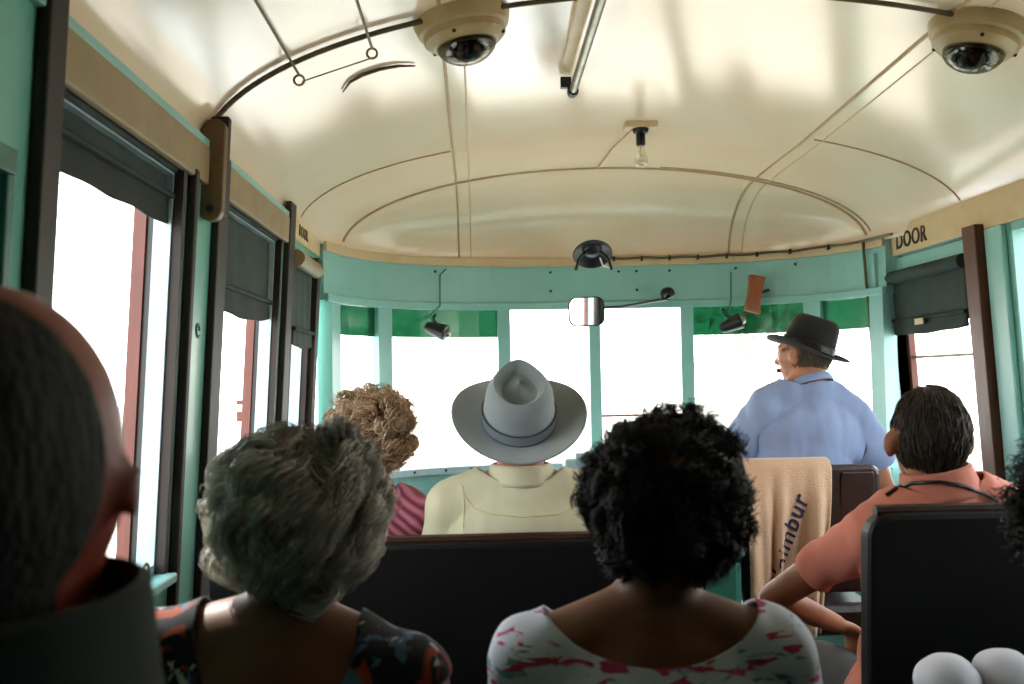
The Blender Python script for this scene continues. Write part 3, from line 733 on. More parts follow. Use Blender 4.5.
def clip(me, f, disp):
    P, Nn = pts_of(me); fv = f(P); Q = P + Nn * disp(P, Nn)[:, None]
    out = []; idx = {}; faces = []; cut = {}
    def vid(i):
        if i not in idx: idx[i] = len(out); out.append(tuple(Q[i]))
        return idx[i]
    def cid(i, j):
        k = (min(i, j), max(i, j))
        if k not in cut:
            t = fv[k[0]] / (fv[k[0]] - fv[k[1]]); cut[k] = len(out); out.append(tuple(Q[k[0]] * (1 - t) + Q[k[1]] * t))
        return cut[k]
    for p in me.polygons:
        vs = list(p.vertices); s = [fv[i] > 0 for i in vs]
        if not any(s): continue
        if all(s): faces.append([vid(i) for i in vs]); continue
        poly = []
        for a in range(len(vs)):
            i, j = vs[a], vs[(a + 1) % len(vs)]
            if fv[i] > 0: poly.append(vid(i))
            if (fv[i] > 0) != (fv[j] > 0): poly.append(cid(i, j))
        if len(poly) >= 3: faces.append(poly)
    return out, faces
def vnoise(P, s, seed=0):
    return np.array([noise.noise(V((p[0] * s[0] + seed, p[1] * s[1], p[2] * s[2]))) for p in P])
def addmesh(name, vs, fs, m, parent, smooth=True, solid=0, offs=-1):
    me = bpy.data.meshes.new(name); o0 = V(parent['_o']); me.from_pydata([tuple(V(p) - o0) for p in vs], [], fs); me.update()
    o = bpy.data.objects.new(name, me); col.objects.link(o); me.materials.append(m); o['_o'] = tuple(o0)
    me.polygons.foreach_set('use_smooth', [True] * len(me.polygons)); o.parent = parent
    if solid: md = o.modifiers.new('thickness', 'SOLIDIFY'); md.thickness = solid; md.offset = offs
    return o
def hand(mb, W, d, nrm, side):
    d = V(d).normalized(); nrm = V(nrm); nrm = (nrm - d * nrm.dot(d)).normalized(); s = d.cross(nrm) * side; W = V(W)
    q = Matrix((s, d, nrm)).transposed()
    mb.ball(W + d * .048, (.040, .052, .017), q)
    for i, (o_, L) in enumerate(((.029, .068), (.010, .078), (-.010, .073), (-.029, .058))):
        b = W + d * .085 + s * o_; k = b + (d * .85 - nrm * .5).normalized() * L * .5; t = k + (d * .35 - nrm * .95).normalized() * L * .5
        capsule(mb, b, .0092, k, .0085, 10); capsule(mb, k, .0085, t, .0072, 10)
    b = W + d * .03 + s * .032; k = b + (d * .6 + s * .7 - nrm * .25).normalized() * .035; t = k + (d * .85 + s * .1 - nrm * .4).normalized() * .03
    capsule(mb, b, .012, k, .0105, 10); capsule(mb, k, .0105, t, .0085, 10)
def skinmat(name, c, c2): return mat(name, c, .5, c2=c2, nscale=9, namt=.7, sss=.12, bump=.04, bscale=120)

def person(p, label):
    H = V(p['head']); Rh = rotm(*p.get('look', (0, 0, 0))); k = p.get('hs', 1.0); g = p.get('girth', 1.0)
    SL, SR, HP = V(p['sl']), V(p['sr']), V(p['hip'])
    NB = V(p.get('nb', (SL + SR) / 2 + V((0, 0, .045)))); cx = (SL + SR) / 2
    root_loc = (HP.x, HP.y, 0)
    body = MB()
    hb = lambda c, r: body.ball(H + Rh @ (V(c) * k), tuple(x * k for x in r), Rh, 20, 14)
    hb((0, -.012, .018), (.074, .090, .092)); hb((0, .022, -.005), (.067, .076, .08)); hb((0, .034, -.05), (.053, .052, .06)); hb((0, .066, -.095), (.022, .02, .018))
    capsule(body, H + Rh @ V((0, .088, .005)) * k, .009, H + Rh @ V((0, .108, -.028)) * k, .014)
    hb((0, .075, .03), (.05, .02, .012)); hb((0, .086, -.062), (.024, .012, .008)); hb((.04, .06, -.02), (.02, .02, .018)); hb((-.04, .06, -.02), (.02, .02, .018))
    for s in (-1, 1):
        es = p.get('ear', 1); hb((s * (.080 + .008 * (es > 1)), -.006, -.012), (.011 * es, .021 * min(1, es), .033 * min(1, es))); hb((s * .083, -.012, .004), (.010 * es, .016 * min(1, es), .020 * min(1, es)))
    capsule(body, H + Rh @ V((0, -.016, -.05)) * k, p.get('neck', .054), NB, p.get('neck', .054) * 1.12)
    capsule(body, NB + V((0, 0, .0)), .060, SL * .8 + NB * .2, .052); capsule(body, NB, .060, SR * .8 + NB * .2, .052)
    capsule(body, SL + V((.015, 0, 0)), .055, SR - V((.015, 0, 0)), .055)
    tw_ = (SR - SL).length / 2
    T = cx.lerp(HP, .30); body.ball(T + V((0, .005, 0)), ((tw_ - .005) * g, .108 * g, .19), None, 24, 16); body.ball(cx + V((0, .0, -.07)), ((tw_ + .02) * g, .098, .125), None, 24, 16); body.ball(cx + V((0, -.002, -.01)), (tw_ * .8, .08, .085), None, 24, 16)
    capsule(body, NB + V((0, -.008, -.01)), .060, cx + V((0, -.012, -.04)), .070)
    if p.get('bust'):
        for s in (-1, 1): body.ball(T + V((s * .07, .085, .0)), (.06, .05, .06))
    Wd = cx.lerp(HP, .7); body.ball(Wd, (.145 * g, .115 * g, .17), None, 24, 16); body.ball(HP + V((0, 0, .04)), (.175 * g, .135 * g, .115), None, 24, 16)
    arms = []
    for s, S, E, W_ in ((-1, SL, V(p['el']), V(p['wl'])), (1, SR, V(p['er']), V(p['wr']))):
        ag = p.get('arm', 1.0)
        capsule(body, S, .052 * ag, S.lerp(E, .4), .047 * ag); capsule(body, S.lerp(E, .4), .047 * ag, E, .038 * ag); capsule(body, E, .038 * ag, E.lerp(W_, .35), .037 * ag); capsule(body, E.lerp(W_, .35), .037 * ag, W_, .024)
        hand(body, W_, W_ - E, V((0, 0, 1)), -s); arms.append((S, E, W_, W_ + (W_ - E).normalized() * .2))
    legs = []
    for s in (-1, 1):
        h = HP + V((s * .09, .02, .0)); kn = V((HP.x + s * .10, HP.y + p.get('thigh', .42), HP.z - .0)); an = V((kn.x, kn.y + p.get('shin', -.02), .09)); 
        capsule(body, h, .088 * g, kn, .060); capsule(body, kn, .058, kn.lerp(an, .35), .055); capsule(body, kn.lerp(an, .35), .055, an, .036)
        capsule(body, an + V((0, -.03, -.045)), .036, an + V((0, .14, -.058)), .026); legs.append((h, kn, an))
    me = remesh(body, p.get('vox', .008)); me.name = 'person_body'
    P, _ = pts_of(me)
    root = bpy.data.objects.new('person', me); col.objects.link(root); me.materials.append(p['skin'])
    me.transform(Matrix.Translation(-V(root_loc))); root.location = root_loc; root['_o'] = root_loc; tag(root, label, 'person', p.get('group'))
    me.polygons.foreach_set('use_smooth', [True] * len(me.polygons))
    wme = me.copy(); wme.transform(Matrix.Translation(V(root_loc)))   # world copy for cutting clothes
    big = 9.0
    def f_arm(P, cutfrac):
        r = np.full(len(P), big)
        for (S, E, W_, T_) in arms:
            if cutfrac <= 1: A = S.lerp(E, cutfrac); d = np.minimum(segd(P, A, E), np.minimum(segd(P, E, W_), segd(P, W_, T_)))
            else: A = E.lerp(W_, cutfrac - 1); d = np.minimum(segd(P, A, W_), segd(P, W_, T_))
            r = np.minimum(r, d - p.get('armcut', .062))
        return r
    nk = p['neckline']
    def f_neck(P):
        if nk[0] == 'crew':
            return np.minimum(segd(P, NB + V((0, 0, nk[2] if len(nk) > 2 else .03)), H) - nk[1], segd(P, H + V((0, 0, .0)), H + V((0, 0, .02))) - .135)
        _, z0, dz, hw = nk; dx = np.abs(P[:, 0] - NB.x); zn = z0 + dz * (dx / hw) ** 2.6
        return np.minimum(np.maximum(zn - P[:, 2], dx - hw * 1.02), segd(P, H, H + V((0, 0, .05))) - .12)
    hem = HP.z - .02
    def f_top(P):
        dl = np.full(len(P), big)
        for h, kn, an in legs: dl = np.minimum(dl, segd(P, h.lerp(kn, .35), kn) - .12)
        return np.minimum(np.minimum(f_neck(P), f_arm(P, p.get('sleeve', .6))), np.minimum(P[:, 2] - hem, dl))
    wr = p.get('wrinkle', .004); of = p.get('loose', .009)
    def d_top(P, Nn):
        n_ = vnoise(P, (16, 16, 9), H.x * 7); n2 = vnoise(P, (40, 30, 12), 3)
        extra = np.zeros(len(P))
        for (S, E, W_, T_) in arms:
            extra = np.maximum(extra, np.clip(.12 - segd(P, S.lerp(E, .55), E), 0, .1) * p.get('flare', .12))
        return of + wr * n_ * 1.6 + wr * .6 * n2 + extra
    vs, fs = clip(wme, f_top, d_top)
    top = addmesh(p.get('topname', 'shirt'), vs, fs, p['cloth'], root, solid=.004, offs=-.5)
    def f_leg(P):
        r = np.full(len(P), big)
        for h, kn, an in legs: r = np.minimum(r, segd(P, an.lerp(kn, p.get('legcut', .12)), an + V((0, .2, -.1))) - .075)
        dt = np.full(len(P), big)
        for (S, E, W_, T_) in arms: dt = np.minimum(dt, np.minimum(segd(P, E, W_), segd(P, W_, T_)) - .055)
        return np.minimum(np.minimum(HP.z + .10 - P[:, 2], r), dt)
    vs, fs = clip(wme, f_leg, lambda P, Nn: .006 + .004 * vnoise(P, (12, 12, 12), 5))
    addmesh(p.get('bottomname', 'trousers'), vs, fs, p['bottom'], root, solid=.003, offs=-.5)
    for s in (-1, 1):
        c = H + Rh @ V((s * .031, .0735, .002)) * k; e = MB().ball(c, .0125).build('eye', MT['eyewhite'], root, smooth=True)
        MB().ball(c + Rh @ V((0, .0085, 0)), .006).build('iris', MT['black'], e, smooth=True)
        an = legs[(s + 1) // 2][2]
        sh_ = MB(); capsule(sh_, an + V((0, -.035, -.05)), .042, an + V((0, .15, -.062)), .030); sh_.build('shoe', MT['shoe'], root, smooth=True)
    lp = MB(); lp.ball(H + Rh @ V((0, .097, -.06)) * k, (.024, .007, .008), Rh); lp.build('lips', MT['lips'], root, smooth=True)
    root['_H'] = tuple(H)
    wt = bpy.data.meshes.new('t'); 
    return root, top, dict(H=H, Rh=Rh, k=k, NB=NB, wme=wme, vs=vs, arms=arms)

def collar(info, root, m, r0=.078, r1=.066, h=.04, dz=.0, tilt=.25, name='collar'):
    NB, H = info['NB'], info['H']; ax = (H + V((0, -.02, -.05)) - NB).normalized(); c = NB + V((0, 0, dz)); q = V((0, 0, 1)).rotation_difference(ax)
    P = []
    for j, (r, z) in enumerate(((r0 + .010, -.012), (r0 + .008, .0), (r1 + .006, h), (r1 + .001, h + .003), (r1 - .004, h * .6), (r1 - .002, 0))):
        P.append([c + q @ V((r * math.sin(a), -r * 1.02 * math.cos(a), z + tilt * .03 * math.cos(a))) for a in [-2.75 + 5.5 * i / 48 for i in range(49)]])
    return MB().sheet(P).build(name, m, root, smooth=True, solid=.003)

def hairmat(name, dark, light, rough=.45, sheen=0):
    m = bpy.data.materials.new(name); m.use_nodes = True; nt = m.node_tree; b = nt.nodes['Principled BSDF']; L = nt.links.new
    at_ = nn(nt, 'ShaderNodeAttribute', attribute_name='tint'); rp = nn(nt, 'ShaderNodeValToRGB'); L(at_.outputs['Fac'], rp.inputs[0])
    rp.color_ramp.elements[0].color = srgb(dark); rp.color_ramp.elements[1].color = srgb(light)
    L(rp.outputs[0], b.inputs['Base Color']); b.inputs['Roughness'].default_value = rough; b.inputs['Specular IOR Level'].default_value = .35
    return m
def hair(info, root, radii, m, m_base, off=(0, -.012, .012), nst=4000, L=.05, rad=.0011, curl=.008, turns=2.0, out=.5, down=.6, lump=.012, lfreq=22, face=(.42, .55), tintfn=None, sides=3, npt=9, low=-1.0, lumps2=0, clumps=0):
    from mathutils.kdtree import KDTree
    G = []; kd = KDTree(max(1, clumps))
    for q in range(clumps):
        gv = V((random.gauss(0, 1), random.gauss(0, 1), random.gauss(0, 1))).normalized(); kd.insert(gv, q)
        G.append((V((random.gauss(0, 1), random.gauss(0, 1), random.gauss(0, 1))).normalized(), random.random() * 6.3, random.uniform(.7, 1.2), random.uniform(.6, 1.3), random.gauss(0, .16)))
    kd.balance()
    H, Rh = info['H'], info['Rh']; c = H + Rh @ V(off)
    def surf(n):   # n local unit dir -> displaced ellipsoid radius point (world)
        e = V((n.x * radii[0], n.y * radii[1], n.z * radii[2]))
        w_ = Rh @ e
        d = noise.noise((c + w_) * lfreq) * lump + noise.noise((c + w_) * lfreq * 2.3) * lump * .45 + lumps2 * noise.noise((c + w_) * 9)
        return c + w_ + w_.normalized() * d
    mb = MB(); mb.ball((0, 0, 0), 1, None, 72, 48)
    keep = {}; vs = []; 
    infr = lambda n: (n.y > face[0] and n.z < face[1]) or n.z < low
    for v in mb.v:
        n = v.normalized(); 
        fr = max(0, min(1, (n.y - face[0]) / .15)) * (1 if n.z < face[1] else max(0, 1 - (n.z - face[1]) / .15))
        lo = max(0, min(1, (low + .12 - n.z) / .12))
        p = surf(n); s = max(fr, lo); vs.append(c + (p - c) * (1 - .45 * s))
    o = MB(); o.v = vs; o.f = mb.f; base = o.build('hair', m_base, root, smooth=True)
    # strands
    V_ = np.empty((nst, npt, 3)); T_ = np.empty(nst); i = 0
    while i < nst:
        n = V((random.gauss(0, 1), random.gauss(0, 1), random.gauss(0, 1))).normalized()
        if infr(n): continue
        s0 = c + (surf(n) - c) * random.uniform(.93, 1.0); nw = (Rh @ V((n.x / radii[0], n.y / radii[1], n.z / radii[2]))).normalized()
        dn = V((0, -.15, -1)); dn = (dn - nw * dn.dot(nw)); dn = dn.normalized() if dn.length > .2 else V((random.gauss(0, 1), -1, 0)).normalized()
        rd = V((random.gauss(0, 1), random.gauss(0, 1), random.gauss(0, 1))).normalized() * .35
        gi = G[kd.find(n)[1]] if clumps else None
        if gi: rd = gi[0] * .35 + rd * .15
        fl = (nw * out * .35 + dn * down + rd * (1.2 - down)).normalized(); a = fl.orthogonal().normalized(); b = fl.cross(a); ph = random.random() * 6.3; ll = L * random.uniform(.5, 1.2); cr = curl * random.uniform(.4, 1.2)
        if gi:
            a = gi[0].cross(fl).normalized(); b = fl.cross(a); ph = gi[1] + random.gauss(0, .25); ll = L * gi[2] * random.uniform(.85, 1.1); cr = curl * gi[3] * random.uniform(.85, 1.15)
        for j in range(npt):
            t = j / (npt - 1); an = ph + turns * 2 * PI * t
            p = s0 + fl * ll * t + (a * (math.cos(an) - math.cos(ph)) + b * (math.sin(an) - math.sin(ph))) * cr * min(1, t * 3) - nw * ll * .25 * t * t * down + nw * .003
            V_[i, j] = p
        T_[i] = min(1, max(0, (tintfn(n) if tintfn else random.random()) + (gi[4] if gi else 0)))
        i += 1
    t = np.gradient(V_, axis=1); t /= np.linalg.norm(t, axis=2, keepdims=True) + 1e-9
    up = np.random.randn(nst, 1, 3); x = np.cross(t, np.broadcast_to(up, t.shape)); x /= np.linalg.norm(x, axis=2, keepdims=True) + 1e-9; y = np.cross(t, x)
    rr = rad * np.array([1 - .6 * (j / (npt - 1)) ** 3 for j in range(npt)])[None, :, None]
    ring = np.stack([V_ + (x * math.cos(2 * PI * q / sides) + y * math.sin(2 * PI * q / sides)) * rr for q in range(sides)], axis=2)  # nst,npt,sides,3
    vt = ring.reshape(-1, 3) - np.array(root['_o'])
    I = np.arange(nst)[:, None, None] * npt * sides + np.arange(npt - 1)[None, :, None] * sides; q = np.arange(sides)[None, None, :]; q2 = (q + 1) % sides
    fc = np.stack([I + q, I + q2, I + sides + q2, I + sides + q], axis=3).reshape(-1, 4)
    me = bpy.data.meshes.new('strands'); me.vertices.add(len(vt)); me.vertices.foreach_set('co', vt.ravel()); me.loops.add(fc.size); me.loops.foreach_set('vertex_index', fc.ravel().astype(np.int32))
    me.polygons.add(len(fc)); me.polygons.foreach_set('loop_start', np.arange(0, fc.size, 4, dtype=np.int32)); me.polygons.foreach_set('loop_total', np.full(len(fc), 4, dtype=np.int32)); me.update(); me.validate()
    me.polygons.foreach_set('use_smooth', [True] * len(me.polygons))
    at_ = me.attributes.new('tint', 'FLOAT', 'POINT'); at_.data.foreach_set('value', np.repeat(T_, npt * sides).astype(np.float32))
    so_ = bpy.data.objects.new('curl_strands', me); col.objects.link(so_); me.materials.append(m); so_.parent = base; so_['kind'] = 'stuff'; so_['_o'] = root['_o']
    return base

def hat(label, c, R_, ca, cb, ch, brim, m, mband, style, group=None):
    c = V(c); root = None
    n = 64; P = []
    prof = [(0.0, 0, 1), ] 
    def crown_pt(a, s, ht):   # s radial scale, ht height
        x, y = math.sin(a), math.cos(a)
        fx = ca * s; fy = cb * s
        if style == 'fedora':
            fx *= 1 - .26 * max(0, y) ** 1.3 * (ht / ch) ** 1.2
        return V((x * fx, y * fy, ht))
    rings = []
    for br, z in ((brim[0], 0), (brim[0] * .985, .003)): pass
    K = 14
    for j in range(K + 1):   # brim outer -> inner
        t = j / K; row = []
        for i in range(n):
            a = 2 * PI * i / n; x, y = math.sin(a), math.cos(a); e = 1 - t
            X = ca + (brim[0] - ca) * e; Y = cb + (brim[1] - cb) * e
            z = brim[2] * (x * x) * e ** 1.6 - brim[3] * max(0, y) ** 2 * e ** 1.4 + brim[4] * max(0, -y) ** 2 * e ** 1.5
            row.append(V((x * X, y * Y, z)))
        rings.append(row)
    for j in range(1, 15):
        t = j / 14; z = ch * math.sin(t * PI / 2) ** .9 if style == 'x' else ch * t; s = 1 - .13 * t ** 1.5 - (.06 * max(0, t - .85) / .15)
        rings.append([crown_pt(2 * PI * i / n, s, z + (.012 * math.cos(2 * PI * i / n) * t if style == 'fedora' else .0)) for i in range(n)])
    top = [V(p) for p in rings[-1]]
    for j in range(1, 9):
        t = j / 8; row = []
        for i in range(n):
            p = top[i]; q = V((p.x * (1 - t), p.y * (1 - t) + (.012 * t if style == 'fedora' else 0), p.z))
            if style == 'fedora': dz = .010 * math.sin(min(1, t * 3) * PI) - .022 * min(1, max(0, t - .18) / .22) + .012 * max(0, t - .5) / .5
            else: dz = .008 * math.sin(min(1, t * 2.5) * PI) - .012 * min(1, max(0, t - .3) / .3)
            q.z += dz; row.append(q)
        rings.append(row)
    mb = MB()
    for r in rings: mb.v += [c + R_ @ p for p in r]
    for j in range(len(rings) - 1):
        for i in range(n): mb.f.append((j * n + i, j * n + (i + 1) % n, (j + 1) * n + (i + 1) % n, (j + 1) * n + i))
    mb.f.append(tuple((len(rings) - 1) * n + i for i in range(n)))
    o = mb.build('hat', m, None, smooth=True, solid=.003); tag(o, label, 'hat', group)
    bd = MB()
    for j, (s, z) in enumerate(((1.03, .002), (1.035, .006), (1.02, .030), (.99, .032))): bd.v += [c + R_ @ V((q.x, q.y, q.z)) for q in [crown_pt(2 * PI * i / n, s, z) for i in range(n)]]
    for j in range(3):
        for i in range(n): bd.f.append((j * n + i, j * n + (i + 1) % n, (j + 1) * n + (i + 1) % n, (j + 1) * n + i))
    b = bd.build('hat_band', mband, o, smooth=True, solid=.002)
    for z in (.004, .031):
        MB().tube([c + R_ @ (crown_pt(2 * PI * i / n, 1.035, z)) for i in range(n + 1)], .0018, 6, caps=False).build('band_edge', MT['bandedge'], b, smooth=True)
    return o
def raypath(top, pxs, off=.002, dense=4):
    tops = top if isinstance(top, list) else [top]; vv_ = []; ff_ = []
    for t_ in tops:
        k_ = len(vv_); vv_ += [v.co + V(t_['_o']) for v in t_.data.vertices]; ff_ += [tuple(i + k_ for i in p.vertices) for p in t_.data.polygons]
    bv = BVHTree.FromPolygons(vv_, ff_); out = []
    for a, b in zip(pxs[:-1], pxs[1:]):
        for i in range(dense):
            t = i / dense; px, py = a[0] + (b[0] - a[0]) * t, a[1] + (b[1] - a[1]) * t
            d = (at(px, py, 2) - CAM).normalized(); h = bv.ray_cast(CAM, d)
            if h[0] is not None: out.append(h[0] - d * off)
    return out

MT['eyewhite'] = mat('eye_white', 'e8e4dc', .2); MT['lips'] = mat('lip_skin', 'a0604e', .5); MT['shoe'] = mat('brown_leather_shoe', '2c1c12', .4)
MT['bandedge'] = mat('dark_grey_ribbon_edge', '2c343c', .7)
skinA = skinmat('ruddy_skin', '84300f', '66220b'); skinB = skinmat('tanned_skin', 'a87456', '8f5d42'); skinD = skinmat('fair_skin', 'c48a6c', 'ac7056')  # skinA: red glow of the backlit head rim put into the skin colour
skinF = skinmat('brown_tan_skin', 'a56a48', '8a5236')
def patterned(name, base, cols, scale, dist=1.2, stretch=(1, 1, 1), thr=.5):
    m = mat(name, base, .85, nscale=8, namt=.4, sheen=.1, bump=.1, bscale=60); nt = m.node_tree; L = nt.links.new; b = nt.nodes['Principled BSDF']
    prev = b.inputs['Base Color'].links[0].from_socket; tc = [n for n in nt.nodes if n.type == 'TEX_COORD'][0]
    for i, (c_, sc2, th) in enumerate(cols):
        mp = nn(nt, 'ShaderNodeMapping'); mp.inputs['Location'].default_value = (i * 3.1, i * 1.7, i * .9); mp.inputs['Scale'].default_value = stretch; L(tc.outputs['Object'], mp.inputs[0])
        n1 = nn(nt, 'ShaderNodeTexNoise', Scale=sc2, Detail=2.0, Distortion=dist); L(mp.outputs[0], n1.inputs['Vector'])
        r = nn(nt, 'ShaderNodeValToRGB'); r.color_ramp.elements[0].position = th; r.color_ramp.elements[1].position = th + .03; L(n1.outputs[0], r.inputs[0])
        mx = nn(nt, 'ShaderNodeMixRGB'); L(r.outputs[0], mx.inputs[0]); L(prev, mx.inputs[1]); mx.inputs[2].default_value = srgb(c_); prev = mx.outputs[0]
    L(prev, b.inputs['Base Color']); return m
def lap(cx, y, z, dx=.08): return (cx - .2, y + .06, z + .22), (cx + .2, y + .06, z + .22), (cx - dx, y + .27, z + .14), (cx + dx, y + .27, z + .14)
def seated(hx, hy, hz, sw, sz, szr=None, shx=None, hipz=.56, **kw):
    shx = hx if shx is None else shx; szr = sz if szr is None else szr
    d = dict(head=(hx, hy, hz), sl=(shx - sw, hy - .01, sz), sr=(shx + sw, hy - .01, szr), hip=(shx, hy + .03, hipz))
    e = lap(shx, hy, .52); d['el'], d['er'], d['wl'], d['wr'] = (shx - sw - .045, hy + .05, sz - .26), (shx + sw + .045, hy + .05, szr - .26), (shx - .10, hy + .27, .69), (shx + .10, hy + .27, .69)
    d.update(kw); return d
navy = mat('navy_cloth', '23283a', .9); greyc = mat('grey_trouser_cloth', '4a4c4e', .9); darkc = mat('dark_cloth', '1c1e1c', .9)

skinE = skinmat('deep_tanned_skin', '87553a', '6c412b')
# A: nearest man at left edge
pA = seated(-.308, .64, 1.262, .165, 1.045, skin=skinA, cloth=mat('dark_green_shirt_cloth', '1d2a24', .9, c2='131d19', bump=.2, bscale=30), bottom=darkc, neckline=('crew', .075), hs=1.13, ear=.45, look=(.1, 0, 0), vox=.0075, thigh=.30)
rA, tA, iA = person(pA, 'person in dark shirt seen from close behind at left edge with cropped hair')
collar(iA, rA, pA['cloth'], .096, .094, .06, dz=.045, tilt=.1)
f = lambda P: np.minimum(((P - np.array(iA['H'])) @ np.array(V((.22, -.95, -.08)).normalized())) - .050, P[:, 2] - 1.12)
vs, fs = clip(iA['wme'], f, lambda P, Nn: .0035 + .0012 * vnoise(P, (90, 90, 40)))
addmesh('hair', vs, fs, mat('dark_cropped_hair', '1e211d', .8, c2='141613', nscale=60, bump=.6, bscale=200, stretch=(1, 1, .3)), rA, solid=.002)  # dark cap paints the unlit back of the head, leaving a red rim

# B: grey haired woman
mB = patterned('dark_floral_dress_cloth', '16191f', [('9a3c1c', 16, .57), ('4a6a86', 22, .57), ('c4c6b8', 30, .62)], 1, stretch=(1, 1, .8))
pB = seated(-.232, 1.29, 1.165, .155, .975, .945, skin=skinE, cloth=mB, bottom=mB, bottomname='skirt', topname='dress', neckline=('scoop', .90, .09, .095), sleeve=.10, armcut=.060, sl=(-.408, 1.28, .98), sr=(-.092, 1.28, .945), er=(-.075, 1.34, .70), hs=.93, bust=1, neck=.047, legcut=.55, loose=.006, look=(.2, 0, 0))
rB, tB, iB = person(pB, 'person with wavy grey hair and dark patterned dress seated beside the left windows')
hair(iB, rB, (.086, .096, .090), hairmat('grey_hair_strands', '8a877c', 'fffbf0'), mat('grey_hair_mass', '7c7a70', .7, c2='55544c', nscale=30, bump=.5, bscale=60), off=(.0, -.01, .0), nst=10000, L=.065, rad=.0011, curl=.012, turns=.9, out=.16, down=.8, lump=.026, lfreq=14, clumps=300, low=-.9,
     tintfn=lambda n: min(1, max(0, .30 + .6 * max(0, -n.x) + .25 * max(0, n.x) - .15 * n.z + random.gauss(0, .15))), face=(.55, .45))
# E: dark curly haired woman
mE = patterned('white_pink_teal_print_cloth', 'e2eafc', [('c2416a', 20, .56), ('5d9a9c', 20, .62), ('5870b4', 22, .66)], 1, dist=.6, stretch=(1, 1, 3.5))
pE = seated(.236, 1.29, 1.165, .148, .962, .966, shx=.214, el=(.055, 1.34, .71), skin=skinE, cloth=mE, bottom=navy, bottomname='skirt', topname='blouse', neckline=('scoop', .972, .05, .135), sleeve=.5, hs=.93, bust=1, neck=.047, legcut=.55, loose=.010, flare=.05, wrinkle=.006)
rE, tE, iE = person(pE, 'person with short dark curly hair and white blouse with pink and teal print')
hair(iE, rE, (.084, .094, .100), hairmat('black_curly_strands', '08090a', '28241f'), mat('black_hair_mass', '101112', .8, c2='08090a', nscale=30, bump=.6, bscale=70), off=(.0, -.008, .0), nst=11000, L=.029, rad=.0009, curl=.006, turns=1.3, out=.6, down=.35, lump=.022, lfreq=18, clumps=700, low=-.92, face=(.55, .45))
nl = raypath(tE, [(553, 612), (562, 625), (580, 640), (610, 655), (650, 661), (690, 661), (730, 653), (755, 638), (768, 620)], .001)

# D: man with pale grey hat
mD = mat('pale_cream_shirt_cloth', 'dcd7b8', .85, c2='ccc6a4', nscale=5, bump=.1, bscale=40, sheen=.2)
pD = seated(.098, 2.39, 1.190, .165, 1.025, skin=skinD, cloth=mD, bottom=greyc, neckline=('crew', .064), sleeve=.8, loose=.014, look=(0, .4, 0), el=(-.085, 2.43, .77))
rD, tD, iD = person(pD, 'person in a pale cream shirt and grey hat on the front bench')
collar(iD, rD, mD, .074, .066, .030, dz=.018)
mseam = mat('cream_seam_thread', 'e0d8a8', .8)
for k_, px in enumerate(([(461, 484), (465, 497), (474, 508), (490, 514), (525, 517), (560, 514), (576, 505), (584, 492), (586, 478)], [(463, 486), (464, 505), (463, 536)])):
    pth = raypath(tD, px, .001)
    if len(pth) > 3: MB().tube(pth, .0022, 6).build('yoke_seam', mseam, tD, smooth=True)
hair(iD, rD, (.075, .092, .062), hairmat('grey_short_strands', '50504c', 'a0a098'), mat('short_grey_hair', '6a6862', .8), off=(0, -.012, .012), nst=1500, L=.02, rad=.0008, curl=.001, lump=.003, face=(.3, .3), low=-.75)
mhD = mat('grey_felt_hat', '8e9a9f', .9, c2='7c878b', nscale=7, sheen=.4); mbD = mat('mid_grey_ribbon', '74808a', .7)
hat('grey felt hat with pinched crown and dark edged band, on the man in cream', at(519, 419, 2.335), rotm(0, .66, 0), .083, .098, .098, (.157, .168, .028, .010, .012), mhD, mbD, 'fedora')

# C: woman beyond the grey haired one
mC = mat('pink_striped_cloth', 'b04a62', .85); nt = mC.node_tree
wv_ = nn(nt, 'ShaderNodeTexWave', Scale=14.0, Distortion=4.0); wv_.inputs['Detail'].default_value = 1; tcc = [n for n in nt.nodes if n.type == 'TEX_COORD'][0]; mpp = nn(nt, 'ShaderNodeMapping'); mpp.inputs['Rotation'].default_value = (0, .9, 0); nt.links.new(tcc.outputs['Object'], mpp.inputs[0]); nt.links.new(mpp.outputs[0], wv_.inputs['Vector'])
rpp = nn(nt, 'ShaderNodeValToRGB'); rpp.color_ramp.elements[0].color = srgb('7c2e48'); rpp.color_ramp.elements[1].color = srgb('cf8094'); nt.links.new(wv_.outputs[0], rpp.inputs[0]); nt.links.new(rpp.outputs[0], nt.nodes['Principled BSDF'].inputs['Base Color'])
pC = seated(-.262, 2.50, 1.192, .115, .985, er=(-.17, 2.56, .74), skin=skinD, cloth=mC, bottom=navy, bottomname='skirt', topname='blouse', neckline=('crew', .07), sleeve=.7, hs=.92, neck=.046, legcut=.5, arm=.85, shx=-.272, girth=.85, bust=1)
rC, tC, iC = person(pC, 'person with light auburn curls and pink striped blouse beside the hatted man')
hair(iC, rC, (.086, .094, .088), hairmat('auburn_strands', '96704e', 'f6dcbc'), mat('auburn_hair_mass', '966a4a', .8, c2='7a5236', nscale=30, bump=.5, bscale=60), off=(.0, -.008, .008), nst=5000, L=.04, rad=.0013, curl=.010, turns=1.2, out=.5, down=.45, clumps=350, lump=.02, lfreq=18, low=-.8, face=(.5, .4))

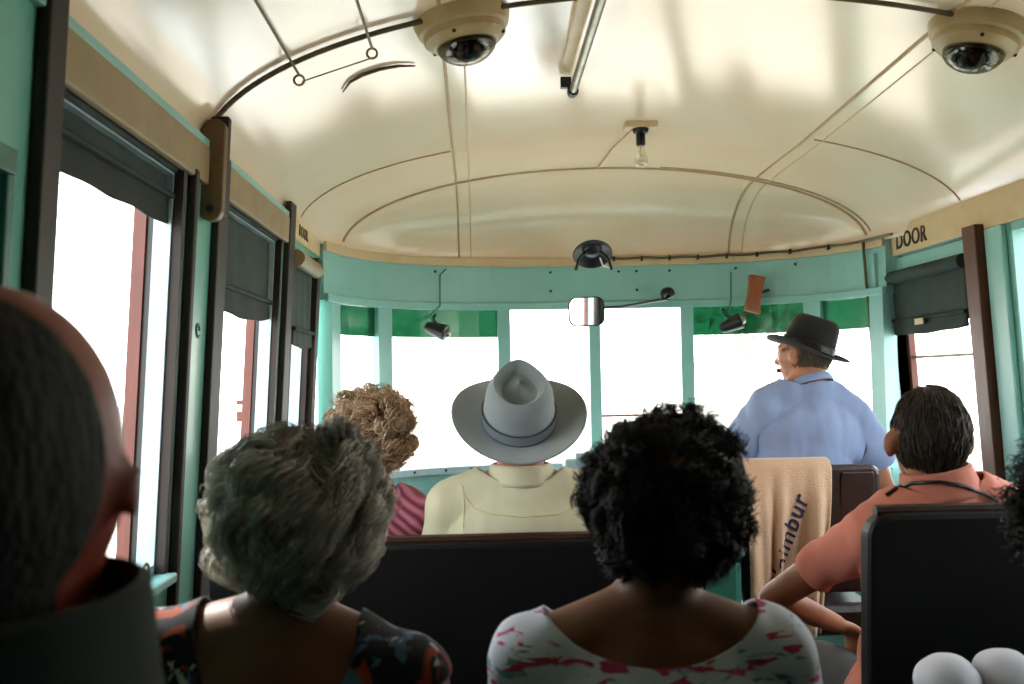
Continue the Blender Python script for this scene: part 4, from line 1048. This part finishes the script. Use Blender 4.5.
# F: man in pink shirt
mF = mat('salmon_pink_shirt_cloth', 'd98873', .85, c2='c4735f', nscale=6, bump=.15, bscale=40, sheen=.1)
pF = seated(.944, 2.08, 1.182, .165, 1.0, 1.04, skin=skinF, cloth=mF, bottom=greyc, neckline=('crew', .064), sleeve=.74, loose=.012, wrinkle=.009, flare=.02, arm=.88, ear=1.35, shx=.955, hs=.95, hipz=.58)
pF['el'] = (.655, 2.24, .822); pF['wl'] = (.85, 2.40, .72); pF['sl'] = (.815, 2.07, .985); pF['sr'] = (1.105, 2.07, 1.03); pF['er'] = (1.16, 2.12, .78)
rF, tF, iF = person(pF, 'person in salmon pink shirt with short dark hair and an elbow out at left')
cF = collar(iF, rF, mF, .073, .064, .045, dz=.02)
hair(iF, rF, (.073, .090, .096), hairmat('dark_brown_strands', '15120f', '5a4e44'), mat('dark_brown_hair', '1e1a16', .6, c2='120f0d', nscale=40, bump=.4, bscale=90), off=(0, -.014, .012), nst=5000, L=.03, rad=.0009, curl=.0015, turns=.5, out=.12, down=.9, lump=.004, face=(.35, .35), low=-.86)
pth = raypath([tF, cF], [(886, 495), (896, 488), (912, 483), (940, 482), (965, 486), (985, 494), (1003, 504)], .008)
if len(pth) > 3: MB().tube(pth, .004, 6).build('neck_strap', MT['black'], rF, smooth=True)

# G: driver
mG = mat('light_blue_tshirt_cloth', '93a6cf', .9, c2='8296c2', nscale=5, bump=.1, bscale=40, sheen=.15)
pG = dict(head=(1.085, 3.30, 1.388), sl=(.955, 3.28, 1.215), sr=(1.245, 3.28, 1.170), hip=(1.03, 3.30, .72), nb=(1.095, 3.265, 1.275), el=(.862, 3.42, 1.0), wl=(.86, 3.68, .97), er=(1.355, 3.33, .93), wr=(1.27, 3.58, .90),
          skin=skinD, cloth=mG, bottom=greyc, neckline=('crew', .056, .02), sleeve=.78, loose=.014, flare=.25, look=(.75, 0, 0), wrinkle=.007, thigh=.40, shin=.05, girth=1.0, hs=.90, arm=1.05)
rG, tG, iG = person(pG, 'driver in light blue t-shirt and black hat turned toward the left')
collar(iG, rG, mG, .064, .060, .012, dz=.015)
hair(iG, rG, (.069, .084, .062), hairmat('grey_brown_strands', '4a4238', '8a8070'), mat('short_brown_grey_hair', '5c5448', .8), off=(0, -.012, -.004), nst=1500, L=.02, rad=.0009, curl=.001, lump=.002, face=(.2, .3), low=-.8)
mhG = mat('black_felt_hat', '101413', .9, c2='0a0d0c', nscale=7, sheen=.1)
hat('black felt hat with flat crown on the driver', at(807, 351, 3.30), rotm(.55, .28, .22), .076, .090, .108, (.124, .150, .020, .004, .004), mhG, MT['black'], 'flat')

# H: right edge passenger
pH = seated(.800, 1.25, 1.145, .155, .955, skin=skinF, cloth=darkc, bottom=darkc, neckline=('crew', .07), sleeve=1.8, sl=(.75, 1.24, .95), el=(.735, 1.30, .70), shx=.885, hs=.93, wl=(.66, 1.50, .73), wr=(1.10, 1.50, .73))
rH, tH, iH = person(pH, 'person with dark curls and dark clothes cut off by right edge of view')
hair(iH, rH, (.100, .104, .108), hairmat('dark_curl_strands', '0d0e0d', '2a2c28'), mat('dark_hair_mass', '111211', .8, c2='090a09', nscale=30), off=(.0, -.008, .0), nst=5000, L=.035, rad=.0011, curl=.006, turns=1.6, out=1.0, down=.25, lump=.015, low=-.9)
# bag and white cotton bundle
bg_ = empty('travel_bag', (.86, 1.60, .60), 'dark green travel bag held upright on the lap of right edge passenger', 'bag')
MB().rbox((.87, 1.64, .735), (.33, .15, .14)).build('body', MT['blind_hem'], bg_, bevel=.04)
MB().tube([(.74, 1.62, .80), (.75, 1.56, .80), (.86, 1.55, .79), (.97, 1.56, .80), (.98, 1.62, .80)], .008, 8).build('handle', MT['black'], bg_, smooth=True)
for q, (px, py) in enumerate(((947, 672), (1004, 668))):
    c = at(px, py, 1.62); b = MB().ball((c.x, c.y, c.z - .012), (.053 if q == 0 else .048, .05, .042), Matrix.Rotation(.12, 3, 'Y'), 28, 18)
    b.v = [p + (p - c).normalized() * .004 * noise.noise(p * 30) for p in b.v]
    tag(b.build('cloth_bundle', MT['white'], smooth=True), ['round white cotton bundle on the dark bag, the fuller one toward the pink shirted man', 'round white cotton bundle on the dark bag, the one cut by the frame edge'][q], 'cloth bundle', 'white cotton bundles on the bag')


# ------------------------------------------------------------------ light
w = bpy.data.worlds.new('sky'); sc.world = w; w.use_nodes = True; nt = w.node_tree; bg = nt.nodes['Background']
tc = nn(nt, 'ShaderNodeTexCoord'); sx = nn(nt, 'ShaderNodeSeparateXYZ'); nt.links.new(tc.outputs['Generated'], sx.inputs[0])
rp = nn(nt, 'ShaderNodeValToRGB'); nt.links.new(sx.outputs[2], rp.inputs[0])
rp.color_ramp.elements[0].color = (1, .96, .90, 1); rp.color_ramp.elements[1].color = (.80, .90, 1, 1); rp.color_ramp.elements[1].position = .7
nt.links.new(rp.outputs[0], bg.inputs[0]); bg.inputs[1].default_value = 6.0
sl = bpy.data.lights.new('sun', 'SUN'); so = bpy.data.objects.new('sun', sl); col.objects.link(so); sl.energy = 5; sl.angle = math.radians(.6); sl.color = (1, .95, .86)
so.rotation_euler = V((-.6, .62, .95)).to_track_quat('Z', 'Y').to_euler()

for o in bpy.data.objects:
    if '_o' in o.keys(): del o['_o']
